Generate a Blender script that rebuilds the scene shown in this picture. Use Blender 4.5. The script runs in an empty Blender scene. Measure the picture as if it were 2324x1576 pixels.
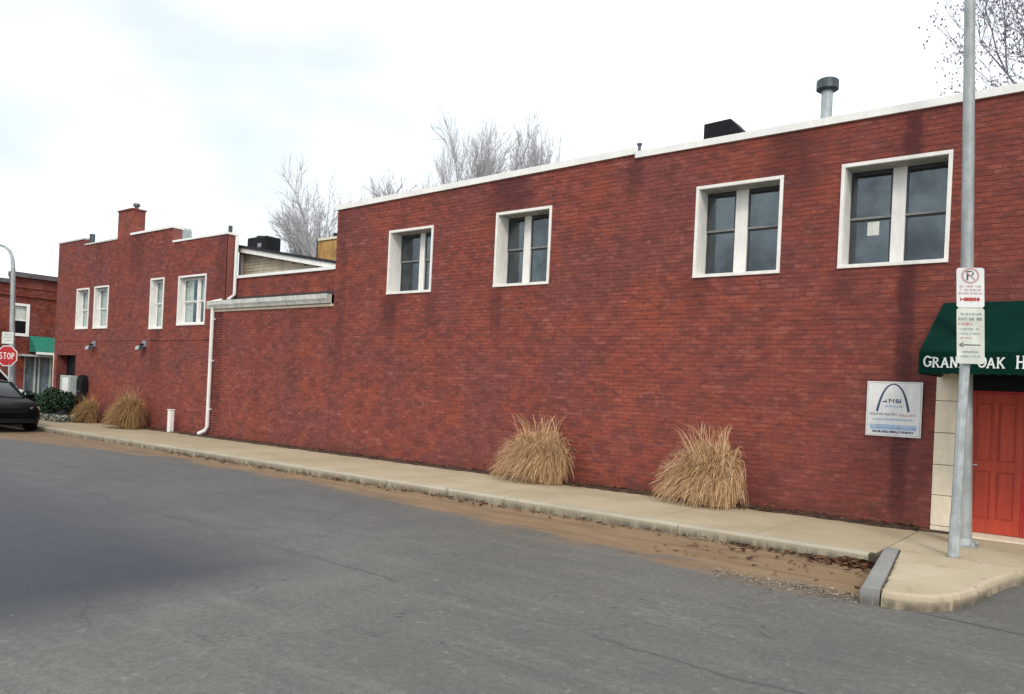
import bpy, math, random
from math import sin, cos, pi, radians
from mathutils import Vector, Matrix
scene = bpy.context.scene
COL = scene.collection
random.seed(7)

# ------------------------------------------------------------------ camera
F = 1780.0; IW = 2324.0
AZ = math.atan(F / 2262.0); RO = radians(2.7); CZ = 1.79
cam = bpy.data.cameras.new('camera'); cam_o = bpy.data.objects.new('camera', cam); COL.objects.link(cam_o)
cam.sensor_width = 36; cam.lens = F / IW * 36; cam.shift_y = 105 / IW
cam.clip_end = 3000; cam.clip_start = .05
_R = Vector((cos(AZ), sin(AZ), 0)); _F = Vector((-sin(AZ), cos(AZ), 0)); _U = Vector((0, 0, 1))
cx_ = _R * cos(RO) + _U * sin(RO); cy_ = -_R * sin(RO) + _U * cos(RO)
m = Matrix.Identity(4)
for i in range(3):
    m[i][0] = cx_[i]; m[i][1] = cy_[i]; m[i][2] = -_F[i]
m[2][3] = CZ
cam_o.matrix_world = m
scene.camera = cam_o

# ------------------------------------------------------------------ sky, sun, exposure
SUN_EL = radians(40); SUN_AZ_VEC = Vector((.62, -.78, 0)).normalized()     # towards the sun
world = bpy.data.worlds.new('World'); scene.world = world; world.use_nodes = True
wn = world.node_tree.nodes; wl = world.node_tree.links; wn.clear()
sky = wn.new('ShaderNodeTexSky'); sky.sky_type = 'NISHITA'; sky.sun_disc = False
sky.sun_elevation = SUN_EL; sky.sun_rotation = math.atan2(SUN_AZ_VEC.x, SUN_AZ_VEC.y)
sky.air_density = 1.0; sky.dust_density = 2.0
tc = wn.new('ShaderNodeTexCoord')
mp = wn.new('ShaderNodeMapping'); mp.inputs['Scale'].default_value = (1, 1, 2.2)
nz = wn.new('ShaderNodeTexNoise'); nz.inputs['Scale'].default_value = 1.35; nz.inputs['Detail'].default_value = 4; nz.inputs['Roughness'].default_value = .5
cr = wn.new('ShaderNodeMapRange'); cr.interpolation_type = 'SMOOTHSTEP'
cr.inputs['From Min'].default_value = .34; cr.inputs['From Max'].default_value = .54
cr.inputs['To Min'].default_value = .60; cr.inputs['To Max'].default_value = 1.0
mx = wn.new('ShaderNodeMix'); mx.data_type = 'RGBA'; mx.inputs[7].default_value = (12.6, 13.5, 13.8, 1)
bg = wn.new('ShaderNodeBackground'); bg.inputs['Strength'].default_value = .1
wo = wn.new('ShaderNodeOutputWorld')
wl.new(tc.outputs['Generated'], mp.inputs['Vector']); wl.new(mp.outputs[0], nz.inputs['Vector'])
wl.new(nz.outputs['Fac'], cr.inputs['Value']); wl.new(cr.outputs[0], mx.inputs[0])
wl.new(sky.outputs[0], mx.inputs[6]); wl.new(mx.outputs[2], bg.inputs[0]); wl.new(bg.outputs[0], wo.inputs[0])
sun = bpy.data.lights.new('sun', 'SUN'); sun.energy = 1.6; sun.angle = radians(12); sun.color = (1, .90, .76)
sun_o = bpy.data.objects.new('sun', sun); COL.objects.link(sun_o)
sd = (SUN_AZ_VEC * cos(SUN_EL) + Vector((0, 0, sin(SUN_EL))))
sun_o.rotation_euler = sd.to_track_quat('Z', 'Y').to_euler()
vs = scene.view_settings
vs.view_transform = 'Standard'; vs.look = 'None'; vs.exposure = 0.0; vs.gamma = 1.0; vs.use_curve_mapping = False

# ------------------------------------------------------------------ materials
class NT:
    def __init__(s, name):
        s.mat = bpy.data.materials.new(name); s.mat.use_nodes = True
        s.t = s.mat.node_tree; s.n = s.t.nodes; s.l = s.t.links
        s.b = s.n['Principled BSDF']; s.out = s.n['Material Output']
        s._geo = None
    def new(s, typ, **kw):
        o = s.n.new(typ)
        for k, v in kw.items(): setattr(o, k, v)
        return o
    def put(s, sock, v):
        if hasattr(v, 'links') or hasattr(v, 'is_linked'): s.l.new(v, sock)
        else:
            if isinstance(v, (tuple, list)) and len(v) == 3 and sock.type == 'RGBA': v = (*v, 1)
            sock.default_value = v
    def geo(s):
        if not s._geo: s._geo = s.new('ShaderNodeNewGeometry')
        return s._geo
    def pos(s): return s.geo().outputs['Position']
    def xyz(s, v=None):
        o = s.new('ShaderNodeSeparateXYZ'); s.put(o.inputs[0], v if v is not None else s.pos()); return o.outputs
    def m(s, op, a, b=0.0, c=0.0):
        o = s.new('ShaderNodeMath', operation=op); s.put(o.inputs[0], a); s.put(o.inputs[1], b)
        if op in ('MULTIPLY_ADD', 'COMPARE'): s.put(o.inputs[2], c)
        return o.outputs[0]
    def vec(s, x, y, z):
        o = s.new('ShaderNodeCombineXYZ'); s.put(o.inputs[0], x); s.put(o.inputs[1], y); s.put(o.inputs[2], z); return o.outputs[0]
    def scale(s, v, sc):
        o = s.new('ShaderNodeMapping'); s.put(o.inputs['Vector'], v); o.inputs['Scale'].default_value = sc; return o.outputs[0]
    def noise(s, v, sc, det=3, rough=.5, dist=0):
        o = s.new('ShaderNodeTexNoise'); s.put(o.inputs['Vector'], v); o.inputs['Scale'].default_value = sc
        o.inputs['Detail'].default_value = det; o.inputs['Roughness'].default_value = rough; o.inputs['Distortion'].default_value = dist
        return o.outputs['Fac']
    def sm(s, v, a, b, lo=0.0, hi=1.0):
        o = s.new('ShaderNodeMapRange', interpolation_type='SMOOTHSTEP'); s.put(o.inputs['Value'], v)
        s.put(o.inputs['From Min'], a); s.put(o.inputs['From Max'], b); s.put(o.inputs['To Min'], lo); s.put(o.inputs['To Max'], hi); return o.outputs[0]
    def mix(s, f, a, b, bl='MIX'):
        o = s.new('ShaderNodeMix', data_type='RGBA', blend_type=bl); s.put(o.inputs[0], f); s.put(o.inputs[6], a); s.put(o.inputs[7], b); return o.outputs[2]
    def ramp(s, f, stops):
        o = s.new('ShaderNodeValToRGB'); s.put(o.inputs[0], f); e = o.color_ramp.elements
        e[0].position, e[0].color = stops[0][0], (*stops[0][1], 1); e[1].position, e[1].color = stops[-1][0], (*stops[-1][1], 1)
        for p, c in stops[1:-1]:
            q = e.new(p); q.color = (*c, 1)
        return o.outputs[0]
    def bump(s, h, strength=.3, dist=.01):
        o = s.new('ShaderNodeBump'); s.put(o.inputs['Height'], h); o.inputs['Strength'].default_value = strength
        o.inputs['Distance'].default_value = dist; s.l.new(o.outputs[0], s.b.inputs['Normal'])
    def col(s, c): s.put(s.b.inputs['Base Color'], c)
    def rough(s, r): s.put(s.b.inputs['Roughness'], r)

def mat_plain(name, c, rough=.6, metal=0.0, var=.12, sc=6.0, bump=.0, spec=.5):
    t = NT(name); n = t.noise(t.pos(), sc, 5, .6)
    d = t.noise(t.scale(t.pos(), (5, 5, .7)), 2.2, 4, .6)
    f = t.m('MULTIPLY_ADD', t.m('MULTIPLY', n, d), 2.2, .0)
    lo = tuple(x * (1 - 2.2 * var) for x in c); hi = tuple(min(1, x * (1 + var)) for x in c)
    t.col(t.mix(t.sm(f, .2, .9), lo, hi)); t.rough(rough); t.b.inputs['Metallic'].default_value = metal
    t.b.inputs['Specular IOR Level'].default_value = spec
    if bump: t.bump(t.noise(t.pos(), sc * 12, 3), bump, .004)
    return t.mat

BL, BH, Z0 = .213, .075, .14
def streak(t, X, Z, wob, x, w, ztop, zbot, fade, amt):
    """a stain or painted shade streak down the wall round x, between ztop and zbot"""
    dx = t.m('ABSOLUTE', t.m('ADD', t.m('SUBTRACT', X, x), wob))
    a = t.sm(dx, w * .35, w, 1, 0)
    b = t.m('MULTIPLY', t.sm(Z, zbot - fade * .2, zbot + fade), t.sm(Z, ztop - .02, ztop + .05, 1, 0))
    return t.m('MULTIPLY', t.m('MULTIPLY', a, b), amt)

def mat_brick(name, joints=False, pal=None, stains_and_shade=()):
    t = NT(name); P = t.pos(); X, Y, Z = t.xyz()[0], t.xyz()[1], t.xyz()[2]
    u = t.m('ADD', X, Y); k = t.m('FLOOR', t.m('DIVIDE', t.m('SUBTRACT', Z, Z0 - .0005), BH))
    par = t.m('MULTIPLY', t.m('MODULO', t.m('ADD', k, 1000), 2), .5)
    uu = t.m('ADD', t.m('DIVIDE', t.m('SUBTRACT', u, .0015), BL), par); cidx = t.m('FLOOR', uu)
    wnz = t.new('ShaderNodeTexWhiteNoise', noise_dimensions='2D'); t.put(wnz.inputs[0], t.vec(cidx, k, 0))
    w1 = wnz.outputs['Value']
    pal = pal or [(0, (.22, .066, .056)), (.08, (.275, .076, .062)), (.35, (.31, .083, .066)), (.65, (.33, .089, .070)), (.9, (.36, .102, .080)), (1, (.29, .098, .088))]
    c = t.ramp(w1, pal)
    big = t.noise(P, .55, 4, .55); c = t.mix(t.sm(big, .46, .60, 0, .7), c, (.235, .082, .088))
    cl = t.m('MULTIPLY', t.sm(w1, .62, .8), t.sm(t.noise(P, 1.4, 4, .7), .44, .60)); c = t.mix(t.m('MULTIPLY', cl, .62), c, (.125, .048, .046))
    w2 = t.new('ShaderNodeTexWhiteNoise', noise_dimensions='2D'); t.put(w2.inputs[0], t.vec(t.m('ADD', cidx, 57.0), k, 0)); c = t.mix(t.m('MULTIPLY', t.sm(w2.outputs['Value'], .78, .95), t.sm(t.noise(P, 1.1, 3, .7), .45, .6, 0, .45)), c, (.47, .19, .15))
    o2 = t.noise(t.scale(P, (1, 1, 1.2)), .8, 5, .6, .6); c = t.mix(t.sm(o2, .50, .64, 0, .55), c, (.41, .105, .056))
    bl = t.noise(t.scale(P, (1, 1, 1.5)), 2.4, 5, .65); c = t.mix(t.sm(bl, .49, .64, 0, .68), c, (.175, .062, .058)); bl2 = t.noise(t.scale(P, (1.3, 1.3, 2.2)), 3.4, 5, .7, .4); c = t.mix(t.sm(bl2, .53, .67, 0, .5), c, (.50, .17, .13))
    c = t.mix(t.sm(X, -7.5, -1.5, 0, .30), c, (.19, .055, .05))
    st = t.noise(t.scale(P, (1.5, 1.5, 5)), 2.2, 6, .7); c = t.mix(t.sm(st, .49, .62, 0, .78), c, (.165, .056, .056))
    st2 = t.noise(t.scale(P, (1.8, 1.8, 6)), 2.0, 5, .7, .3); c = t.mix(t.sm(st2, .52, .70, 0, .40), c, (.50, .20, .15))
    fine = t.noise(P, 38, 4, .7); c = t.mix(t.sm(fine, .25, .8, 0, .5), t.mix(1, c, (.72, .70, .70), 'MULTIPLY'), c)
    if joints:
        fr = t.m('FRACT', uu); fz = t.m('FRACT', t.m('DIVIDE', t.m('SUBTRACT', Z, Z0), BH))
        jm = t.m('MAXIMUM', t.m('LESS_THAN', fr, .048), t.m('LESS_THAN', fz, .13)); c = t.mix(jm, c, (.24, .085, .070))
    wob = t.m('MULTIPLY', t.m('SUBTRACT', t.noise(P, 1.6, 3, .7), .5), .22)
    acc = None
    for s_ in stains_and_shade:
        q = streak(t, X, Z, wob, *s_); acc = q if acc is None else t.m('MAXIMUM', acc, q)
    if acc is not None:
        acc = t.m('MULTIPLY', acc, t.sm(t.noise(P, 3.2, 4, .7), .22, .5, .55, 1)); c = t.mix(acc, c, (.045, .016, .022))
    # splash dirt just above the ground
    g = t.m('MULTIPLY', t.sm(Z, .14, .55, 1, 0), t.sm(t.noise(P, 2.5, 4, .7), .35, .7)); c = t.mix(t.m('MULTIPLY', g, .5), c, (.085, .038, .03))
    c = t.mix(1, c, (1.05, .98, .95), 'MULTIPLY')
    t.col(c); t.rough(.86); t.b.inputs['Specular IOR Level'].default_value = .25
    t.bump(t.noise(P, 70, 4, .7), .35, .004)
    return t.mat
ST = [(-2.60, .17, 6.1, .1, .4, .66), (-2.25, .22, 2.6, 1.7, .5, .55), (-10.1, .8, 6.14, 4.9, .9, .55), (-4.35, .55, 6.2, 4.9, .8, .5), (-13.5, .35, 3.9, 2.8, .8, .6), (-12.2, .2, 3.9, 3.2, .5, .3),  # both low streaks beside the awning are its shade painted on the brick
      (-10.35, .22, 3.9, 2.6, .8, .45), (-5.9, .35, 3.9, 3.1, .6, .4), (-3.5, .3, 3.9, 3.1, .6, .3), (-2.15, .45, 2.5, 1.6, .6, .5), (-15.3, .25, 6.1, 1.5, 1, .3),
      (-25.7, .7, 6.4, 4.8, .9, .4), (-28.3, .5, 6.4, 5.1, .9, .28), (-20.65, .35, 5.9, .3, 1, .35), (-24.2, .5, 3.3, 1.5, .8, .35), (-18.6, .25, 3.7, .3, 1, .2), (-17.1, .3, 3.7, 1.0, 1, .22), (-7.2, .25, 6.2, 5.2, .6, .4)]
M = {}
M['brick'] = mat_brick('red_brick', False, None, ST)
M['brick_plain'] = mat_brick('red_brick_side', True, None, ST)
DP = [(0, (.10, .018, .010)), (.4, (.17, .028, .013)), (.8, (.22, .042, .016)), (1, (.13, .03, .022))]
M['brick_far'] = mat_brick('orange_brick', False, DP); M['brick_far_plain'] = mat_brick('orange_brick_side', True, DP)
t = NT('mortar'); P = t.pos(); c = t.mix(t.noise(P, 30, 4, .7), (.185, .062, .052), (.30, .095, .078)); c = t.mix(t.sm(t.noise(P, .6, 4), .4, .65, 0, .5), c, (.21, .072, .065))
t.col(c); t.rough(.95); M['mortar'] = t.mat
M['white'] = mat_plain('white_painted_wood', (.86, .84, .81), .5, 0, .05, 5)
M['white_metal'] = mat_plain('white_coping_metal', (.88, .87, .85), .42, 0, .04, 3)
M['gutter'] = mat_plain('grey_white_gutter', (.62, .63, .60), .45, 0, .14, 5)
M['sash'] = mat_plain('grey_sash_paint', (.22, .225, .22), .5, 0, .1, 8)
M['sash_dark'] = mat_plain('dark_sash_paint', (.045, .047, .05), .5, 0, .1, 8)
M['room'] = mat_plain('dark_room', (.045, .048, .052), .9)
M['curtain'] = mat_plain('pale_curtain', (.62, .66, .62), .85, 0, .12, 9)
M['limestone'] = mat_plain('pale_limestone', (.80, .70, .56), .85, 0, .05, 7, .25)
M['steel'] = mat_plain('galvanised_steel', (.47, .51, .53), .5, .3, .14, 9, .05)
M['pole'] = mat_plain('weathered_grey_pole', (.38, .405, .415), .55, .25, .14, 4, .05)
M['black'] = mat_plain('black_metal', (.009, .010, .013), .6, 0, .15, 6, 0, .2)
M['roofing'] = mat_plain('black_roofing', (.02, .021, .026), .8, 0, .2, 3)
M['flat_roof'] = mat_plain('grey_roof_membrane', (.16, .16, .16), .9, 0, .2, 1)
M['siding'] = mat_plain('beige_siding', (.40, .34, .26), .8, 0, .08, 3)
M['crate'] = mat_plain('tan_plywood', (.48, .27, .09), .8, 0, .18, 4)
M['sign_white'] = mat_plain('white_sign_sheet', (.76, .76, .77), .4, 0, .05, 6)
M['sign_cream'] = mat_plain('aged_sign_sheet', (.66, .68, .62), .4, 0, .08, 6)
M['ink_blue'] = mat_plain('navy_print', (.05, .07, .16), .5, 0, .1); M['ink_grey'] = mat_plain('grey_print', (.27, .29, .34), .5, 0, .1)
M['ink_lblue'] = mat_plain('pale_blue_print', (.33, .46, .68), .5, 0, .12); M['ink_red'] = mat_plain('red_print', (.42, .055, .05), .5, 0, .1)
M['ink_green'] = mat_plain('green_print', (.22, .33, .27), .5, 0, .1); M['ink_black'] = mat_plain('black_print', (.09, .075, .08), .5, 0, .1)
M['ink_pink'] = mat_plain('faded_red_print', (.58, .33, .33), .5, 0, .1)
M['stop_red'] = mat_plain('stop_sign_red', (.45, .012, .02), .35, 0, .08)
M['letter'] = mat_plain('white_lettering', (.80, .84, .82), .6, 0, .04)
M['teal'] = mat_plain('teal_awning_cloth', (.012, .17, .12), .8, 0, .1)
M['shop_glass'] = mat_plain('shop_window_glass', (.17, .22, .26), .15, 0, .3, 1.5)
M['car'] = mat_plain('black_car_paint', (.002, .0022, .003), .42, 0, .05, 3, 0, .10); M['car_glass'] = mat_plain('car_glass', (.008, .010, .011), .12, 0, .05, 3, 0, .25)
M['rubber'] = mat_plain('tyre_rubber', (.012, .012, .012), .9, 0, .1, 6, 0, .15); M['lamp_glass'] = mat_plain('headlamp_glass', (.35, .36, .36), .1)
M['van'] = mat_plain('white_van_paint', (.72, .73, .72), .25, 0, .05, 2)
M['purple_bark'] = mat_plain('purplish_bark', (.30, .27, .33), .9, 0, .15, 2)
M['bark'] = mat_plain('haze_pale_bark', (.50, .49, .52), .9, 0, .15, 2); M['bark_dark'] = mat_plain('brown_bark', (.12, .10, .11), .9, 0, .15, 2)  # pale bark carries the haze of the far trees in its colour
M['soffit'] = mat_plain('shade_grey_soffit', (.30, .30, .27), .8, 0, .15, 4)  # grey paints in the shade under the window heads
M['soil'] = mat_plain('dark_mulch', (.075, .042, .026), 1, 0, .35, 14, .8)
M['cap_metal'] = mat_plain('dark_vent_metal', (.09, .11, .125), .5, .3, .2, 5)
M['box_grey'] = mat_plain('pale_grey_cabinet', (.42, .47, .45), .5, 0, .1)

def mat_leafy(name, a, b, rough=.75):
    t = NT(name); r = t.geo().outputs['Random Per Island']; t.col(t.mix(r, a, b)); t.rough(rough); t.b.inputs['Specular IOR Level'].default_value = .25
    return t.mat
M['straw'] = mat_leafy('dry_straw', (.30, .165, .075), (.80, .55, .33)); M['straw_dark'] = mat_leafy('old_straw', (.24, .135, .055), (.50, .31, .15))
M['evergreen'] = mat_leafy('dark_evergreen', (.010, .028, .014), (.03, .07, .035)); M['silver_leaf'] = mat_leafy('silvery_leaves', (.13, .16, .12), (.34, .35, .32))
M['dead_leaf'] = mat_leafy('dead_leaves', (.04, .018, .010), (.17, .08, .04)); M['purple_leaf'] = mat_leafy('clinging_brown_leaves', (.28, .27, .35), (.52, .46, .55))
M['grit'] = mat_leafy('grit', (.12, .09, .06), (.40, .33, .26), .9)

t = NT('window_glass'); t.n.remove(t.b)
gl = t.new('ShaderNodeBsdfGlossy'); gl.inputs['Roughness'].default_value = .04; gl.inputs['Color'].default_value = (.80, .92, 1, 1)
tr = t.new('ShaderNodeBsdfTransparent'); tr.inputs[0].default_value = (.62, .68, .72, 1)
lw = t.new('ShaderNodeFresnel'); lw.inputs['IOR'].default_value = 1.55
bp = t.new('ShaderNodeBump'); bp.inputs['Strength'].default_value = .25; bp.inputs['Distance'].default_value = .02; t.l.new(t.noise(t.pos(), 1.7, 2), bp.inputs['Height'])
t.l.new(bp.outputs[0], gl.inputs['Normal'])
mxs = t.new('ShaderNodeMixShader'); t.l.new(t.m('MULTIPLY', t.m('ADD', lw.outputs[0], t.sm(t.noise(t.pos(), 1.6, 4, .6), .3, .7, .03, .11)), t.m('SUBTRACT', 1, t.geo().outputs['Backfacing'])), mxs.inputs[0]); t.l.new(tr.outputs[0], mxs.inputs[1]); t.l.new(gl.outputs[0], mxs.inputs[2])
t.l.new(mxs.outputs[0], t.out.inputs[0]); M['glass'] = t.mat
M['glass_clear'] = t.mat.copy(); M['glass_clear'].name = 'clear_window_glass'
for n_ in M['glass_clear'].node_tree.nodes:
    if n_.type == 'BSDF_TRANSPARENT': n_.inputs[0].default_value = (.93, .95, .95, 1)

t = NT('green_canvas'); P = t.pos(); c = t.mix(t.noise(P, 3, 4, .6), (.0015, .018, .013), (.003, .034, .025)); t.col(c); t.rough(.85); t.b.inputs['Specular IOR Level'].default_value = .06; t.bump(t.noise(P, 60, 2), .15, .002); M['canvas'] = t.mat
t = NT('red_door_paint'); P = t.pos(); c = t.mix(t.sm(t.noise(t.scale(P, (8, 8, .8)), 2, 4, .6), .3, .75), (.40, .042, .019), (.52, .060, .027)); c = t.mix(t.sm(t.noise(P, 4, 5, .7), .6, .8, 0, .4), c, (.42, .06, .025))
t.col(c); t.rough(.5); M['door'] = t.mat; M['door_trim'] = mat_plain('crimson_trim', (.48, .02, .022), .5)

# road: grey worn asphalt, tan silt along the kerb, soft shadow painted in at left, cracks and pits
def mat_road():
    t = NT('asphalt'); P = t.pos(); X, Y, Z = t.xyz()[:3]
    n1 = t.noise(P, .35, 5, .6); n2 = t.noise(P, 2.2, 6, .65); n3 = t.noise(P, 60, 3, .8); stv = t.noise(t.scale(P, (.35, 2.4, 1)), 1.3, 5, .6)
    c = t.mix(t.sm(n1, .3, .7), (.145, .138, .128), (.210, .200, .185)); c = t.mix(t.sm(n2, .35, .75, 0, .45), c, (.115, .113, .114))
    c = t.mix(t.sm(stv, .5, .72, 0, .45), c, (.26, .248, .23)); c = t.mix(t.sm(n3, .3, .75, 0, .6), c, (.085, .083, .082))
    ng = t.noise(P, 17, 4, .75); c = t.mix(t.sm(ng, .36, .66, 0, .5), c, (.080, .077, .073)); nh = t.noise(P, 9, 5, .8, .5); c = t.mix(t.sm(nh, .56, .72, 0, .45), c, (.33, .315, .29))
    vo = t.new('ShaderNodeTexVoronoi', feature='F1'); t.put(vo.inputs['Vector'], P); vo.inputs['Scale'].default_value = 120
    c = t.mix(t.sm(vo.outputs['Distance'], .0, .33, .32, 0), c, (.33, .32, .30))
    # soft bluish shadow painted into the asphalt colour
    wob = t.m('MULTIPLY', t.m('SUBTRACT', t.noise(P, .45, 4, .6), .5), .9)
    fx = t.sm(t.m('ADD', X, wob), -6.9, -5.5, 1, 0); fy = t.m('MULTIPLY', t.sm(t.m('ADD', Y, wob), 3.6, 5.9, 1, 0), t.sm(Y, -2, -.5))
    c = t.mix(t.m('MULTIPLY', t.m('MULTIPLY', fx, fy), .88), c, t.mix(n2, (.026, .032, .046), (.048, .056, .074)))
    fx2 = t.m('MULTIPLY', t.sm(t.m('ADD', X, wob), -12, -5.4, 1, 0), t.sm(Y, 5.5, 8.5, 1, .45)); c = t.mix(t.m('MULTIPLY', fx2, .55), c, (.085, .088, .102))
    # cracks
    vc = t.new('ShaderNodeTexVoronoi', feature='DISTANCE_TO_EDGE'); pv = t.vec(t.m('ADD', X, t.m('MULTIPLY', t.noise(P, 1.1, 5, .7), 1.4)), t.m('ADD', Y, t.m('MULTIPLY', t.noise(P, 1.3, 5, .7), -1.2)), 0)
    t.put(vc.inputs['Vector'], pv); vc.inputs['Scale'].default_value = .28
    ck = t.m('MULTIPLY', t.sm(vc.outputs['Distance'], .0, .0045, 1, 0), t.sm(t.noise(P, .5, 3), .47, .6)); c = t.mix(t.m('MULTIPLY', ck, .42), c, (.04, .039, .038))
    # tar joint running off to the right of the island
    jl = t.m('ABSOLUTE', t.m('SUBTRACT', t.m('ADD', Y, t.m('MULTIPLY', t.noise(P, 3, 3), .05)), t.m('MULTIPLY_ADD', X, -.10, 7.70)))
    jm = t.m('MULTIPLY', t.sm(jl, .008, .022, 1, 0), t.sm(X, -1.5, -1.3)); c = t.mix(t.m('MULTIPLY', jm, .85), c, (.03, .03, .03))
    sl = t.m('ABSOLUTE', t.m('SUBTRACT', t.m('ADD', Y, t.m('MULTIPLY', t.noise(P, .8, 4, .6), .5)), t.m('MULTIPLY_ADD', X, -.03, 5.2)))
    c = t.mix(t.m('MULTIPLY', t.sm(sl, .006, .03, .5, 0), t.sm(t.noise(P, .7, 3), .42, .55)), c, (.045, .044, .043))
    # pits and dark specks
    vp = t.new('ShaderNodeTexVoronoi', feature='F1'); t.put(vp.inputs['Vector'], P); vp.inputs['Scale'].default_value = 3.3
    pit = t.m('MULTIPLY', t.sm(vp.outputs['Distance'], .04, .11, 1, 0), t.m('GREATER_THAN', t.noise(P, 1.1, 2), .53)); c = t.mix(t.m('MULTIPLY', pit, .8), c, (.05, .05, .05))
    vq = t.new('ShaderNodeTexVoronoi', feature='F1'); t.put(vq.inputs['Vector'], P); vq.inputs['Scale'].default_value = 5.1
    pq = t.m('MULTIPLY', t.sm(vq.outputs['Distance'], .02, .07, 1, 0), t.m('GREATER_THAN', t.noise(P, 1.7, 2), .56)); c = t.mix(t.m('MULTIPLY', pq, .5), c, (.36, .35, .34))
    # silt along the kerb
    yb = t.m('ADD', t.sm(X, -13, -2, 8.95, 7.90), t.sm(X, -25, -17, -1.5, 0)); yw = t.m('ADD', Y, t.m('MULTIPLY', t.m('SUBTRACT', t.noise(t.scale(P, (.5, 1.6, 1)), 1.4, 5, .65), .5), 2.0))
    dm = t.m('MULTIPLY', t.sm(t.m('SUBTRACT', yw, yb), -.35, .35), t.sm(X, -1.9, -1.75, 1, 0))
    dn = t.noise(t.scale(P, (.6, 3, 1)), 1.5, 6, .7); dc = t.ramp(dn, [(.25, (.15, .10, .062)), (.45, (.27, .175, .098)), (.6, (.34, .22, .125)), (.8, (.33, .25, .17))])
    dc = t.mix(t.sm(t.noise(P, 45, 4, .8), .3, .8, 0, .5), dc, (.13, .09, .055)); dc = t.mix(t.sm(X, -26, -10, .45, 0), dc, (.15, .10, .07))
    dc = t.mix(t.sm(t.m('SUBTRACT', yw, yb), -.15, .15, .45, 0), dc, (.13, .105, .085))
    c = t.mix(t.m('MULTIPLY', dm, .92), c, dc)
    t.col(c); t.rough(t.sm(n2, .3, .8, .72, .92)); t.b.inputs['Specular IOR Level'].default_value = .3
    h = t.m('ADD', t.m('MULTIPLY', n3, .6), t.m('MULTIPLY', vo.outputs['Distance'], .8)); h = t.m('SUBTRACT', h, t.m('MULTIPLY', ck, 1.5)); t.bump(h, .5, .006)
    return t.mat
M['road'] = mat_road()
def mat_conc(name, a, b, stain=(.12, .10, .075), kerb=False, sx=5):
    t = NT(name); P = t.pos(); X, Y, Z = t.xyz()[:3]
    c = t.mix(t.sm(t.noise(P, .9, 6, .65), .3, .7), a, b); c = t.mix(t.sm(t.noise(P, 50, 3, .8), .35, .8, 0, .4), c, tuple(x * .62 for x in a))
    c = t.mix(t.sm(t.noise(t.scale(P, (.7, 2, 1)), 2.1, 6, .7), .52, .75, 0, .5), c, tuple(x * .7 for x in b))
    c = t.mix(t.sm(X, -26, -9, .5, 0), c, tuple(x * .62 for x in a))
    if kerb:
        k = t.m('MULTIPLY', t.sm(Z, .02, .13, 1, .0), t.sm(t.noise(t.scale(P, (sx, sx, .4)), 1.2, 5, .75), .34, .56)); c = t.mix(t.m('MULTIPLY', k, .85), c, stain)
        k2 = t.sm(t.noise(t.scale(P, (3, 3, .2)), 1.0, 4, .7), .6, .72, 0, .6); c = t.mix(k2, c, stain)
    oi = t.new('ShaderNodeObjectInfo'); c = t.mix(t.m('MULTIPLY', oi.outputs['Random'], .16), c, tuple(x * .6 for x in a))
    t.col(c); t.rough(.9); t.b.inputs['Specular IOR Level'].default_value = .25; t.bump(t.noise(P, 90, 4, .8), .3, .004)
    return t.mat
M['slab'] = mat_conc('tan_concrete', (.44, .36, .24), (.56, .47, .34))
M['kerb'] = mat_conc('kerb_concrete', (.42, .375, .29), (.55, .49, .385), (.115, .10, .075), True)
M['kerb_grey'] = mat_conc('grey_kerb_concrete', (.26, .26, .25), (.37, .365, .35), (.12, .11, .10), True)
M['nose'] = mat_conc('island_concrete', (.46, .38, .265), (.58, .49, .365), (.085, .072, .058), True, 1.3)
M['joint'] = mat_plain('joint_dirt', (.085, .07, .05), .95, 0, .2, 10)
M['ground'] = mat_plain('bare_ground', (.13, .12, .09), .95, 0, .2, .3)

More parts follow.
